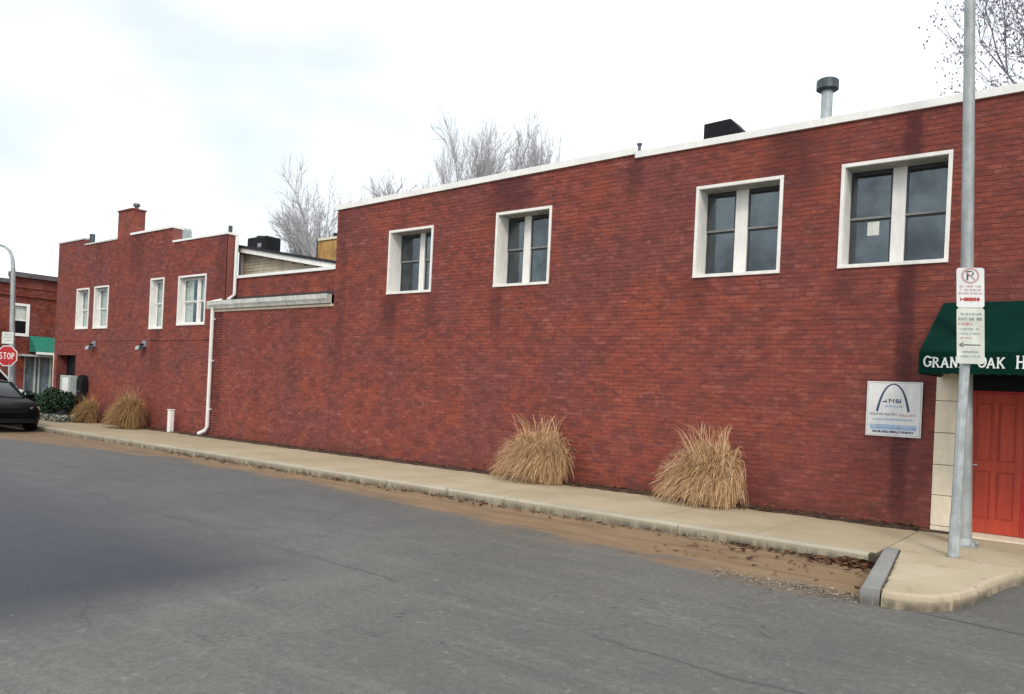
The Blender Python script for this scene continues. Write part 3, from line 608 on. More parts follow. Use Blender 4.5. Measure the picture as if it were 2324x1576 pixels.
# ================================================================== low brick wing with gutter, upper band and gable
C = empty('low_brick_wing', (-18, 14, 0), 'low brick wing between the two taller buildings with long pale gutter and beige gable above', 'building')
mb = MB(); backing(mb, -20.9, -15.54, 0, [(-20.9, -15.54, 3.72)], [], mapY); wallC = mb.build('brick_wall', 'mortar', C)
def scC(r): x = (r[0]+r[1])/2; return x*x + WY*WY + ((r[2]+r[3])/2-CZ)**2
bricks(wallC, -20.78, -15.54, .10, lambda x: 3.73, [], 'brick', mapY, WY, 300, scC, seed=3)
mb = MB(); mb.box(-20.95, -15.58, WY-.03, WY+.28, 3.735, 3.80); mb.build('fascia_board', 'limestone', C)
mb = MB(); pf = [(WY-.032, 3.81), (WY-.11, 3.81), (WY-.13, 3.86), (WY-.17, 3.92), (WY-.18, 4.03), (WY-.15, 4.03), (WY-.15, 3.93), (WY-.09, 3.87), (WY-.05, 3.86), (WY-.035, 4.03)]
mb.prism([(-21.02, p, q) for p, q in pf], (5.42, 0, 0)); mb.box(-15.60, -15.585, WY-.175, WY-.03, 3.812, 4.025); mb.box(-21.025, -21.01, WY-.175, WY-.03, 3.812, 4.025)
mb.build('gutter', 'gutter', C)
BY = 12.80; mapB = lambda s, d, z: (s, BY+d, z)
mb = MB(); mb.hexa([(-20.38, WY-.03, 4.0), (-15.56, WY-.03, 4.0), (-15.56, BY+.02, 4.17), (-20.38, BY+.02, 4.17), (-20.38, WY-.03, 4.02), (-15.56, WY-.03, 4.02), (-15.56, BY+.02, 4.19), (-20.38, BY+.02, 4.19)]); mb.build('lower_roof', 'roofing', C)
mb = MB(); backing(mb, -20.38, -15.56, 3.7, [(-20.38, -15.56, 4.72)], [], mapB, .006, .25); wb2 = mb.build('upper_wall', 'mortar', C)
bricks(wb2, -20.38, -15.56, 4.1, lambda x: 4.72, [], 'brick', mapB, BY, 0, None, seed=4)
mb = MB(); mb.box(-20.38, -15.545, BY-.05, BY+.3, 4.722, 4.80); mb.build('coping', 'white_metal', C)
GY = 13.15
mb = MB(); 
gx0, gx1, gz0, gz1 = -20.95, -16.2, 5.62, 4.80
nb = 9
for k in range(nb):     # lap siding boards, cut by the roof slope
    za = 4.80+k*.09; zb = za+.086
    xe = gx0+(gx1-gx0)*(gz0-zb)/(gz0-gz1)
    if xe < gx0+.25: break
    bd = MB(); bd.hexa([(gx0+.3, GY+.0, za), (xe, GY+.0, za), (xe, GY+.03, za), (gx0+.3, GY+.03, za), (gx0+.3, GY+.018, zb+.012), (xe, GY+.018, zb+.012), (xe, GY+.04, zb+.012), (gx0+.3, GY+.04, zb+.012)]); bd.build('siding_board', 'siding', C)
mb = MB(); mb.prism([(gx0, GY+.05, 4.7), (gx1+.3, GY+.05, 4.7), (gx1, GY+.05, gz1), (gx0, GY+.05, gz0)], (0, 3.2, 0)); mb.build('gable_body', 'siding', C)
mb = MB(); mb.box(gx0+.16, gx0+.29, GY-.03, GY+.04, 4.80, 5.50); mb.build('corner_board', 'white', C)
def slope(z_off, y0, y1, th, x0=-21.15, x1=-15.95):
    f = lambda x: gz0 + (x-gx0)*(gz1-gz0)/(gx1-gx0) + z_off
    return MB().hexa([(x0, y0, f(x0)), (x1, y0, f(x1)), (x1, y1, f(x1)), (x0, y1, f(x0)), (x0, y0, f(x0)+th), (x1, y0, f(x1)+th), (x1, y1, f(x1)+th), (x0, y1, f(x0)+th)])
slope(-.02, GY-.22, GY-.19, .13).build('barge_board', 'white', C); slope(-.03, GY-.188, GY+.05, .03).build('soffit', 'sash', C); slope(.112, GY-.26, GY+3.4, .075).build('shed_roof', 'roofing', C)

# ================================================================== corner building
A = empty('corner_brick_building', (-26, 18, 0), 'far corner brick building with stepped parapet, chimney and small pale windows', 'building')
topA = lambda x: 6.58 if x < -29.5 else (6.36 if x < -27.0 else (6.42 if x < -23.42 else 5.96))
WA = [(-29.97, -28.97, 3.35, 4.81), (-28.58, -27.50, 3.35, 4.83), (-24.65, -23.80, 3.28, 4.90), (-22.95, -21.38, 3.37, 4.88)]
DA = (-31.42, -29.84, 0, 2.42); hA = [(a+.03, b-.03, c+.03, d-.03) for a, b, c, d in WA] + [DA]
mb = MB(); backing(mb, -31.68, -20.4, 0, [(-31.68, -29.5, 6.57), (-29.5, -27.0, 6.35), (-27.0, -23.42, 6.41), (-23.42, -20.4, 5.95)], hA, mapY); wallA = mb.build('brick_wall', 'mortar', A)
bricks(wallA, -31.68, -20.4, .10, topA, hA, 'brick', mapY, WY, 300, scC, seed=5)
mb = MB(); mb.box(-20.69, -20.402, WY+.31, 12.82, 0, 5.94); mb.box(-20.69, -20.402, 12.82, 27, 0, 4.6); mb.box(-31.67, -31.39, WY+.31, 27, 0, 5.0); mb.box(-31.67, -20.41, 27, 27.3, 0, 4.6); mb.build('side_wall', 'brick_plain', A)
mb = MB(); mb.box(-31.38, -20.7, WY+.3, 27, 4.4, 4.5); mb.build('flat_roof', 'flat_roof', A)
coping(A, [(-31.70, 6.57), (-29.50, 6.57)], WY-.03, WY+.34, .05, 'gutter'); coping(A, [(-29.48, 6.35), (-27.14, 6.35)], WY-.03, WY+.34, .05, 'gutter'); coping(A, [(-26.10, 6.41), (-23.40, 6.41)], WY-.04, WY+.34, .07); coping(A, [(-23.38, 5.95), (-20.36, 5.95)], WY-.03, WY+.34, .06)
mb = MB(); mb.box(-27.12, -26.12, WY+.02, WY+.45, 4.5, 7.28); ch = mb.build('chimney', 'brick_plain', A)
mb = MB(); mb.box(-27.15, -26.09, WY-.01, WY+.48, 7.282, 7.33); mb.build('chimney_cap', 'brick_plain', ch)
mb = MB(); mb.tube([(-26.8, WY+.25, 7.33), (-26.8, WY+.25, 7.42)], .07, 10); mb.tube([(-26.35, WY+.25, 7.33), (-26.35, WY+.25, 7.44), (-26.35, WY+.25, 7.46), (-26.35, WY+.25, 7.54)], [.07, .07, .12, .10], 10); mb.build('flue', 'cap_metal', ch, smooth=True)
mb = MB(); mb.box(-31.66, -20.86, WY-.018, WY+.01, 2.93, 2.99); mb.build('belt_course', 'brick', A)
window(A, *WA[0], rail=4.05, dark=False, depth=.22, curtains=[(-29.93, -29.32, 3.45, 4.8), (-29.3, -29.02, 4.1, 4.8)])
window(A, *WA[1], rail=4.05, dark=False, depth=.22, curtains=[(-28.54, -27.95, 3.45, 4.8), (-27.93, -27.55, 4.15, 4.8)])
window(A, *WA[2], rail=4.1, dark=False, depth=.22, curtains=[(-24.62, -23.84, 3.33, 4.86)])
window(A, *WA[3], mull=(-22.12, -22.0), rail=4.1, dark=False, depth=.22, curtains=[(-22.9, -22.45, 3.45, 4.85), (-21.98, -21.45, 4.15, 4.85)])
# recessed corner entrance
mb = MB(); mb.box(-31.44, -31.40, WY+.02, 13.2, .14, 2.42); mb.box(-29.84, -29.80, WY+.31, 13.2, .14, 2.42); mb.box(-31.40, -29.84, WY+.305, 13.2, 2.42, 2.46); mb.build('entrance_lining', 'brick_far_plain', A)
mb = MB(); mb.box(-31.39, -29.85, WY+.34, WY+.40, .14, 2.415); mb.build('entrance_door', 'black', A)
mb = MB(); mb.box(-31.70, -31.66, WY-.02, WY+.1, .14, 2.42); mb.build('corner_strip', 'limestone', A)
# downspout from the corner building to the gutter, then to the ground
DX = -20.87
mb = MB(); mb.tube([(-20.33, 12.72, 5.92), (-20.33, 12.72, 4.25), (-20.38, 12.60, 4.12), (-20.72, 12.36, 4.02), (-20.9, 12.33, 4.0)], .05, 8); mb.build('upper_downspout', 'white_metal', C, smooth=True)
mb = MB(); mb.tube([(DX, 12.36, 3.98), (DX, 12.385, 3.80), (DX, 12.385, .42), (DX-.06, 12.36, .30), (DX-.26, 12.27, .19)], .055, 8)
for zz in (.9, 2.3, 3.5): mb.box(DX-.075, DX+.075, 12.375, 12.448, zz, zz+.04)
mb.build('lower_downspout', 'white_metal', C, smooth=True)
mb = MB(); mb.tube([(-20.5, 12.6, 5.94), (-20.5, 12.6, 6.22)], .06, 8); mb.build('vent_pipe', 'cap_metal', A)
mb = MB(); mb.tube([(-29.42, 12.65, 6.3), (-29.42, 12.65, 6.78)], .10, 8); mb.build('vent_pipe', 'cap_metal', A)

# wall floodlights on the corner building
def floodlight(x, label):
    r = empty('wall_floodlight', (x, WY, 2.7), label, 'wall lamp', 'floodlights on the corner building wall')
    mb = MB(); mb.box(x-.10, x+.10, WY-.05, WY-.001, 2.72, 2.92); mb.build('back_box', 'ink_grey', r)
    mb = MB(); mb.tube([(x, WY-.04, 2.80), (x+.02, WY-.18, 2.78)], .03, 8); mb.build('arm', 'black', r)
    mb = MB(); mb.hexa([(x-.12, WY-.27, 2.60), (x+.14, WY-.27, 2.60), (x+.14, WY-.12, 2.62), (x-.12, WY-.12, 2.62), (x-.10, WY-.23, 2.75), (x+.12, WY-.23, 2.75), (x+.12, WY-.12, 2.77), (x-.10, WY-.12, 2.77)]); mb.build('lamp_housing', 'cap_metal', r, bevel=.01)
    mb = MB(); mb.hexa([(x-.10, WY-.280, 2.615), (x+.12, WY-.280, 2.615), (x+.12, WY-.271, 2.615), (x-.10, WY-.271, 2.615), (x-.09, WY-.245, 2.735), (x+.11, WY-.245, 2.735), (x+.11, WY-.234, 2.735), (x-.09, WY-.234, 2.735)]); mb.build('lens', 'lamp_glass', r)
floodlight(-28.4, 'small floodlight on the corner building below the pair of narrow windows'); floodlight(-24.85, 'small floodlight on the corner building below the single pale narrow window')

# ================================================================== shop across the side street (faces +X)
D = empty('orange_brick_shop', (-48, 20, 0), 'darker orange brick shop across the side street with white window and teal awning', 'building')
DXF = -44.0; mapD = lambda s, d, z: (DXF - d, s, z)
hD = [(15.28, 16.0, 3.56, 5.10), (15.9, 17.9, .3, 2.5)]
mb = MB(); backing(mb, 9, 21, -.05, [(9, 15.15, 6.1), (15.15, 21, 6.45)], hD, mapD); wallD = mb.build('brick_wall', 'mortar', D)
bricks(wallD, 11.5, 20, .0, lambda s: 6.1 if s < 15.15 else 6.45, hD, 'brick_far', mapD, DXF, 0, None, seed=6)
mb = MB(); mb.box(-56, -44.31, 9, 9.3, -.05, 6.1); mb.box(-56, -44.31, 20.7, 21, -.05, 6.4); mb.box(-56, -55.7, 9.3, 20.7, -.05, 6.1); mb.build('side_wall', 'brick_far_plain', D)
mb = MB(); mb.box(-55.7, -44.3, 9.3, 20.7, 5.6, 5.7); mb.build('flat_roof', 'flat_roof', D)
mb = MB(); mb.box(-44.3, -43.78, 15.1, 21, 6.452, 6.62); mb.box(-44.3, -43.86, 15.1, 21, 6.622, 6.70); mb.box(-44.3, -43.85, 9, 15.09, 6.102, 6.3); mb.build('cornice', 'bark_dark', D)
mb = MB(); mb.box(-44.01, -43.90, 9, 21, 5.50, 5.60); mb.box(-44.01, -43.94, 15.15, 21, 5.94, 6.0); mb.build('brick_band', 'brick_far_plain', D)
wf = MB(); wf.box(-44.02, -43.96, 15.22, 15.32, 3.5, 5.14); wf.box(-44.02, -43.96, 15.90, 16.04, 3.5, 5.14); wf.box(-44.02, -43.955, 15.32, 15.90, 5.02, 5.14); wf.box(-44.02, -43.93, 15.32, 15.90, 3.5, 3.64); wD = wf.build('window', 'white', D)
mb = MB(); mb.box(-44.12, -44.10, 15.3, 15.95, 4.30, 5.05); mb.build('upper_blind', 'curtain', wD)
mb = MB(); mb.box(-44.12, -44.10, 15.3, 15.95, 3.6, 4.295); mb.build('pane', 'car_glass', wD)
mb = MB(); mb.box(-44.08, -44.03, 15.32, 15.9, 4.27, 4.33); mb.build('meeting_rail', 'white', wD)
mb = MB(); mb.hexa([(-43.1, 16.1, 2.74), (-43.1, 20, 2.74), (-44, 20, 2.74), (-44, 16.1, 2.74), (-43.12, 16.1, 2.80), (-43.12, 20, 2.80), (-43.98, 20, 3.55), (-43.98, 16.1, 3.55)]); aD = mb.build('awning', 'teal', D)
mb = MB(); mb.box(-43.14, -43.09, 16.1, 20, 2.62, 2.74); mb.build('valance_band', 'letter', aD)
mb = MB(); mb.box(-43.98, -43.35, 15.6, 20, 2.50, 2.60); mb.build('canopy_edge', 'box_grey', D)
mb = MB(); mb.box(-44.26, -44.22, 15.9, 17.9, .3, 2.5); sf = mb.build('shop_window', 'shop_glass', D)
for yy in (15.92, 16.42, 16.60, 17.15, 17.7): mb = MB(); mb.box(-44.2, -44.08, yy, yy+.07, .3, 2.5); mb.build('mullion', 'box_grey', sf)
mb = MB(); mb.box(-44.2, -44.05, 15.9, 17.9, .12, .32); mb.build('sill', 'box_grey', sf)
mb = MB(); mb.box(-46, -43.3, 8, 40, -.05, .13); mb.build('far_sidewalk', 'slab', None, kind='structure')

# ================================================================== rooftop things
r = empty('roof_vent', (-5.05, 16, 5.85), 'tall steel roof vent pipe with wide dark cap above the third and fourth windows', 'vent')
vx, vy = -5.02, 16.2
mb = MB(); mb.tube([(vx, vy, 5.85), (vx, vy, 8.36)], .11, 16); mb.build('pipe', 'steel', r, smooth=True)
mb = MB(); mb.tube([(vx, vy, 8.18), (vx, vy, 8.21), (vx, vy, 8.38), (vx, vy, 8.41)], [.17, .215, .215, .18], 20); mb.build('cap', 'cap_metal', r, smooth=True)
r = empty('roof_hatch', (-7.3, 15.6, 5.85), 'low black sloped box on the roof left of the steel vent pipe', 'roof hatch')
mb = MB(); mb.prism([(-7.20, 15.2, 5.85), (-6.38, 15.2, 5.85), (-6.38, 15.2, 7.36), (-6.62, 15.2, 7.62), (-7.20, 15.2, 7.60)], (0, .5, 0)); mb.build('housing', 'black', r, bevel=.02)
mb = MB(); mb.box(-7.24, -6.34, 15.16, 15.74, 5.85, 5.95); mb.build('base_flashing', 'roofing', r)
r = empty('rooftop_condenser', (-23.3, 15.6, 4.5), 'dark boxy air conditioning unit above the black sloped roof', 'air conditioner')
mb = MB(); mb.box(-23.85, -22.75, 15.3, 15.9, 4.5, 6.66); b_ = mb.build('casing', 'black', r, bevel=.05)
mb = MB(); mb.box(-23.2, -23.0, 15.285, 15.298, 6.28, 6.42); mb.build('badge', 'ink_grey', r)
for k in range(6): mb = MB(); mb.box(-23.75, -22.85, 15.286, 15.299, 5.72+k*.08, 5.74+k*.08); mb.build('louvre', 'cap_metal', r)
mb = MB(); mb.tube([(-23.3, 15.6, 6.662), (-23.3, 15.6, 6.70)], .26, 16); mb.build('fan_guard', 'cap_metal', r)
r = empty('roof_duct', (-27.3, 15, 4.5), 'small pale grey hooded vent behind the stepped parapet right of the chimney', 'vent')
mb = MB(); mb.box(-27.55, -27.25, 14.8, 15.2, 4.5, 7.15); mb.build('duct', 'steel', r)
mb = MB(); mb.prism([(-27.70, 14.75, 7.0), (-27.35, 14.75, 7.0), (-27.38, 14.75, 7.26), (-27.68, 14.75, 7.32)], (0, .5, 0)); mb.build('hood', 'steel', r)
r = empty('tan_roof_cabinet', (-18.5, 14.5, 4.8), 'tan wooden box standing on the roof against the tall building', 'box')
mb = MB(); mb.box(-18.80, -17.95, 14.45, 15.2, 4.7, 5.98); mb.build('panel_box', 'crate', r, bevel=.02)
mb = MB(); mb.box(-18.84, -17.91, 14.41, 15.24, 5.98, 6.05); mb.build('lid', 'limestone', r); mb = MB(); mb.box(-18.15, -17.97, 14.41, 14.5, 6.05, 6.14); mb.build('hinge_block', 'black', r)
for xx in (-18.82, -18.0): mb = MB(); mb.box(xx, xx+.07, 14.425, 14.449, 4.75, 5.97); mb.build('batten', 'crate', r)
r = empty('roof_post', (-19.07, 14.6, 5), 'thin dark post on the roof beside the tan wooden box', 'post')
mb = MB(); mb.tube([(-19.07, 14.6, 4.8), (-19.07, 14.6, 6.02)], .045, 8); mb.build('shaft', 'cap_metal', r); mb = MB(); mb.tube([(-19.07, 14.6, 6.02), (-19.07, 14.6, 6.08)], .06, 8); mb.build('cap', 'cap_metal', r)

# ================================================================== street furniture
# big light pole
r = empty('light_pole', (-1.57, 11.35, .14), 'tall plain grey steel pole rising from the sidewalk in front of the red door', 'pole')
mb = MB(); pb, pt = Vector((-1.57, 11.35, .14)), Vector((-1.87, 11.35, 9.6)); mb.tube([pb, pb.lerp(pt, .35), pb.lerp(pt, .7), pt], [.086, .074, .064, .055], 20); mb.build('shaft', 'pole', r, smooth=True)
mb = MB(); mb.box(-1.72, -1.42, 11.20, 11.50, .142, .162); mb.tube([(-1.57, 11.35, .162), (-1.57, 11.35, .24)], [.12, .095], 20); mb.build('base_plate', 'pole', r)
for sx in (-.11, .11):
    for sy in (-.11, .11): mb = MB(); mb.tube([(-1.57+sx, 11.35+sy, .162), (-1.57+sx, 11.35+sy, .20)], .014, 6); mb.build('bolt', 'steel', r)
mb = MB(); mb.tube([(-1.87, 11.35, 9.55), (-1.9, 10.6, 9.9), (-1.92, 9.4, 10.05), (-1.92, 8.8, 10.05)], .04, 8); mb.build('lamp_arm', 'pole', r, smooth=True)
mb = MB(); mb.hexa([(-2.04, 8.2, 9.98), (-1.80, 8.2, 9.98), (-1.80, 8.9, 9.98), (-2.04, 8.9, 9.98), (-2.0, 8.3, 10.14), (-1.84, 8.3, 10.14), (-1.84, 8.9, 10.14), (-2.0, 8.9, 10.14)]); mb.build('lamp_head', 'pole', r, bevel=.02)
# parking sign on its own post
r = empty('parking_sign', (-1.53, 10.34, .14), 'narrow white parking regulation sign with crossed circle on a galvanised post by the awning', 'street sign')
q = Vector((cos(radians(22)), sin(radians(22)), 0)); nr = Vector((q.y, -q.x, 0)); pc = Vector((-1.50, 10.34, 0))
mb = MB(); mb.tube([(-1.535, 10.345, .10), (-1.50, 10.37, 3.45)], .054, 10); mb.build('post', 'steel', r)
mb = MB(); mb.tube([(-1.535, 10.345, .142), (-1.528, 10.348, .62)], .061, 10); mb.build('sleeve', 'steel', r)
O = Vector((-1.468, 10.285, 0)); hw = .142
def plate(z0, z1, mat):
    mb = MB(); c_ = .02; P2 = [(-hw+c_, z0), (hw-c_, z0), (hw, z0+c_), (hw, z1-c_), (hw-c_, z1), (-hw+c_, z1), (-hw, z1-c_), (-hw, z0+c_)]
    mb.prism([O + q*a + Vector((0, 0, b)) for a, b in P2], nr*.004); return mb.build('sign_plate', mat, r)
p1 = plate(3.018, 3.475, 'sign_white'); p2 = plate(2.375, 3.012, 'sign_cream')
def flat(name, mat, par, strokes, lift=.0045):
    mb = MB()
    for i, (a, b, w) in enumerate(strokes): mb.strip(a, b, w, lift, .0012+.0002*(i % 4), q, O, nr)
    return mb.build(name, mat, par)
def seg(pts, w): return [(a, b, w) for a, b in zip(pts, pts[1:])]
flat('parking_letter', 'ink_black', p1, seg([(-.03, 3.33), (-.03, 3.44)], .018) + seg([(-.03, 3.435), (.01, 3.435), (.03, 3.415), (.03, 3.40), (.01, 3.385), (-.03, 3.385)], .014))
flat('prohibition_ring', 'ink_pink', p1, seg(arc(0, 3.385, .082, .082, 0, 360, 24), .017) + seg([(-.055, 3.44), (.055, 3.33)], .014), .0062)
def rowmarks(z, h, x0, x1, seed, w=.006):
    rr = random.Random(seed); out = []; x = x0
    while x < x1 - .008:
        if rr.random() < .17: x += .012; continue
        k = rr.random(); out.append(((x, z), (x, z+h), w*.6))
        if k < .5: out.append(((x, z+h*rr.choice([.1, .5, .9])), (x+.008, z+h*rr.choice([.1, .5, .9])), w*.6))
        else: out.append(((x+.008, z), (x+.008, z+h), w*.6))
        x += .0135
    return out
flat('small_print', 'ink_pink', p1, rowmarks(3.25, .022, -.12, .12, 1) + rowmarks(3.21, .022, -.10, .11, 2) + rowmarks(3.17, .022, -.12, .12, 3))
flat('red_line_print', 'ink_red', p1, rowmarks(3.092, .042, -.10, .10, 4, .016) + [((-.10, 3.113), (.10, 3.113), .014)])
flat('small_print', 'ink_green', p2, rowmarks(2.93, .026, -.10, .11, 5)); flat('bold_print', 'ink_green', p2, rowmarks(2.87, .034, -.12, .12, 6, .009)); flat('small_print', 'ink_green', p2, rowmarks(2.76, .022, -.11, .10, 8) + rowmarks(2.71, .018, -.11, .10, 9) ); flat('small_print', 'ink_green', p2, rowmarks(2.50, .02, -.08, .09, 11) + rowmarks(2.45, .018, -.10, .10, 12))
flat('small_print', 'ink_pink', p2, rowmarks(2.815, .034, -.12, .02, 7, .011) + rowmarks(2.66, .018, -.11, .04, 10))
flat('arrow', 'ink_black', p2, [((-.09, 2.59), (.10, 2.59), .012), ((-.115, 2.59), (-.075, 2.615), .010), ((-.115, 2.59), (-.075, 2.565), .010)])
mb = MB()
for zz in (2.45, 2.95, 3.08, 3.42): c_ = O + nr*.0045 + Vector((0, 0, zz)); mb.tube([c_, c_ + nr*.004], .007, 8)
mb.build('bolt', 'steel', r)
for o_ in [p1, p2] + list(p1.children) + list(p2.children):
    for v_ in o_.data.vertices: v_.co += q * (-(WL[o_.name].z + v_.co.z - 2.93) * .045)
# company sign on the wall
r = empty('wall_sign', (-2.69, WY, 1.42), 'square white sign with blue arch logo on the brick wall left of the red door', 'sign')
sx0, sx1, sz0, sz1, sy = -3.065, -2.32, 1.42, 2.22, WY-.035
mb = MB(); mb.box(sx0, sx1, sy, sy+.012, sz0, sz1); pl = mb.build('sign_board', 'sign_white', r, bevel=.003)
for xx in (sx0+.1, sx1-.1): mb = MB(); mb.box(xx-.02, xx+.02, sy+.012, WY+.004, sz0+.05, sz1-.05); mb.build('batten', 'steel', r)
def wm(name, mat, strokes, lift=.0006):
    mb = MB()
    for i, (a, b, w) in enumerate(strokes): mb.strip(a, b, w, -sy+lift, .0012+.0002*(i % 4))
    return mb.build(name, mat, pl)
W_, H_ = sx1-sx0, sz1-sz0
ap = [(sx0+W_*(.485+.285*u), sz0+H_*(.955-.50*(math.cosh(2.4*u)-1)/(math.cosh(2.4)-1))) for u in [i/14-1 for i in range(29)]]
wm('arch_emblem', 'ink_blue', [(a, b, .017+.016*abs(i-13.5)/14) for i, (a, b) in enumerate(zip(ap, ap[1:]))])
def lettrow(x0, x1, z, h, seed, w):
    rr = random.Random(seed); out = []; x = x0
    while x < x1-.01:
        out.append(((x, z), (x, z+h), w)); k = rr.random()
        if k < .6: out.append(((x, z+h*rr.choice([.05, .5, .95])), (x+h*.6, z+h*rr.choice([.05, .5, .95])), w))
        if k > .4: out.append(((x+h*.6, z), (x+h*.6, z+h), w))
        x += h*.95
    return out
cxm = sx0+W_*.47
wm('company_letters', 'ink_blue', lettrow(cxm-.04, cxm+.14, sz0+.49, .060, 21, .014) + [((cxm-.13, sz0+.505), (cxm-.07, sz0+.505), .016), ((cxm-.10, sz0+.505), (cxm-.08, sz0+.54), .012)])
wm('small_print', 'ink_lblue', lettrow(cxm-.10, cxm+.14, sz0+.425, .030, 22, .007))
wm('name_line', 'ink_grey', lettrow(sx0+.05, sx0+W_*.58, sz0+.305, .036, 23, .008)); wm('name_line', 'ink_pink', lettrow(sx0+W_*.6, sx1-.05, sz0+.300, .036, 24, .008))
wm('address_line', 'ink_lblue', lettrow(sx0+.10, sx1-.10, sz0+.235, .026, 25, .007))
wm('blue_band', 'ink_lblue', [((sx0+.04, sz0+.165), (sx1-.05, sz0+.165), .014), ((sx0+.06, sz0+.125), (sx1-.06, sz0+.125), .05)])
wm('phone_line', 'ink_blue', lettrow(sx0+.10, sx1-.10, sz0+.052, .034, 26, .012))
wm('border_line', 'ink_grey', [((sx0+.02, sz0+.02), (sx1-.02, sz0+.02), .004), ((sx0+.02, sz1-.02), (sx1-.02, sz1-.02), .004), ((sx0+.02, sz0+.02), (sx0+.02, sz1-.02), .004), ((sx1-.02, sz0+.02), (sx1-.02, sz1-.02), .004)])

# street lamp by the corner, with stop sign on its shaft
r = empty('street_lamp', (-29.9, 10.4, .14), 'grey street lamp with curved arm at the far corner behind the stop sign', 'street lamp')
mb = MB(); pts = [(-29.62, 10.42, .14), (-30.0, 10.42, 3.4), (-30.14, 10.42, 5.3), (-30.26, 10.42, 5.72), (-30.52, 10.42, 5.98), (-30.95, 10.42, 6.16), (-31.6, 10.42, 6.30), (-32.8, 10.42, 6.42)]
mb.tube(pts, [.10, .08, .07, .06, .055, .05, .045, .04], 12); mb.v = [(a*1.024, b*1.024, c) for a, b, c in mb.v]; mb.build('shaft', 'pole', r, smooth=True)
mb = MB(); mb.hexa([(-34.3, 10.55, 6.36), (-33.55, 10.55, 6.36), (-33.55, 10.79, 6.36), (-34.3, 10.79, 6.36), (-34.2, 10.59, 6.5), (-33.55, 10.59, 6.5), (-33.55, 10.75, 6.5), (-34.2, 10.75, 6.5)]); mb.build('lamp_head', 'pole', r, bevel=.03)
r = empty('stop_sign', (-29.95, 10.3, .14), 'red octagonal stop sign at the street corner above the black car', 'stop sign')
qs = Vector((cos(radians(38)), sin(radians(38)), 0)); ns = Vector((qs.y, -qs.x, 0)); OS = Vector((-29.88, 10.27, 2.25))
def octo(R_, lift, th, mat, nm, par):
    mb = MB(); mb.prism([OS + qs*(R_*cos(pi/8+k*pi/4)) + Vector((0, 0, R_*sin(pi/8+k*pi/4))) + ns*lift for k in range(8)], ns*th); return mb.build(nm, mat, par)
pw = octo(.375, 0, .004, 'letter', 'border_plate', r); pr_ = octo(.345, .0045, .003, 'stop_red', 'face_plate', r)
for i, chh in enumerate('STOP'): mb = MB(); letter(mb, chh, -.27+i*.138, -.11, .12, .22, .0082, .002, .22, False, qs, OS, ns); mb.build('letter', 'letter', pr_)
mb = MB(); mb.tube([(-29.70, 10.33, .12), (-29.91, 10.33, 3.0)], .03, 8); mb.build('post', 'steel', r)
mb = MB(); c_ = Vector((-29.90, 10.27, 0)); mb.prism([c_+qs*a+Vector((0, 0, b)) for a, b in ((-.2, 2.66), (.2, 2.66), (.2, 3.06), (-.2, 3.06))], ns*.004); pp = mb.build('upper_plate', 'sign_cream', r)
mb = MB()
for zz in (2.78, 2.88, 2.97): mb.strip((-.12, zz), (.12, zz), .02, .0046, .001, qs, c_, ns)
mb.build('print', 'ink_grey', pp)

# white bollard box at the wall
r = empty('white_utility_post', (-22.5, 12.15, .14), 'short white utility post at the foot of the wall left of the long downspout', 'post')
mb = MB(); mb.box(-22.60, -22.45, 12.10, 12.24, .14, .80); mb.build('body', 'white_metal', r, bevel=.015); mb = MB(); mb.box(-22.615, -22.435, 12.085, 12.255, .802, .83); mb.build('cap', 'white_metal', r, bevel=.01)
r = empty('meter_cabinet', (-29.4, 12.1, .14), 'pale grey metal cabinet on a stand before the dark corner doorway', 'cabinet')
mb = MB(); mb.box(-29.95, -29.12, 12.0, 12.35, .98, 1.68); mb.build('casing', 'box_grey', r, bevel=.02); mb = MB(); mb.box(-29.72, -29.28, 11.985, 11.999, 1.05, 1.60); mb.build('door_panel', 'white_metal', r)
for xx in (-29.85, -29.25): mb = MB(); mb.box(xx, xx+.06, 12.1, 12.16, .14, .98); mb.build('leg', 'black', r)
r = empty('wall_hose_cabinet', (-28.8, 12.3, .9), 'black round topped case hung on the brick wall right of the pale grey cabinet', 'case')
mb = MB(); pp_ = [(-29.08, .86), (-28.72, .86), (-28.70, 1.0)] + [(-28.90+.20*cos(a), 1.44+.28*sin(a)) for a in [i*pi/10 for i in range(11)]]
mb.prism([(a, 12.20, b) for a, b in pp_], (0, .245, 0)); mb.build('case', 'black', r, bevel=.02)
mb = MB(); mb.box(-28.98, -28.8, 12.17, 12.199, 1.12, 1.18); mb.build('latch', 'cap_metal', r)

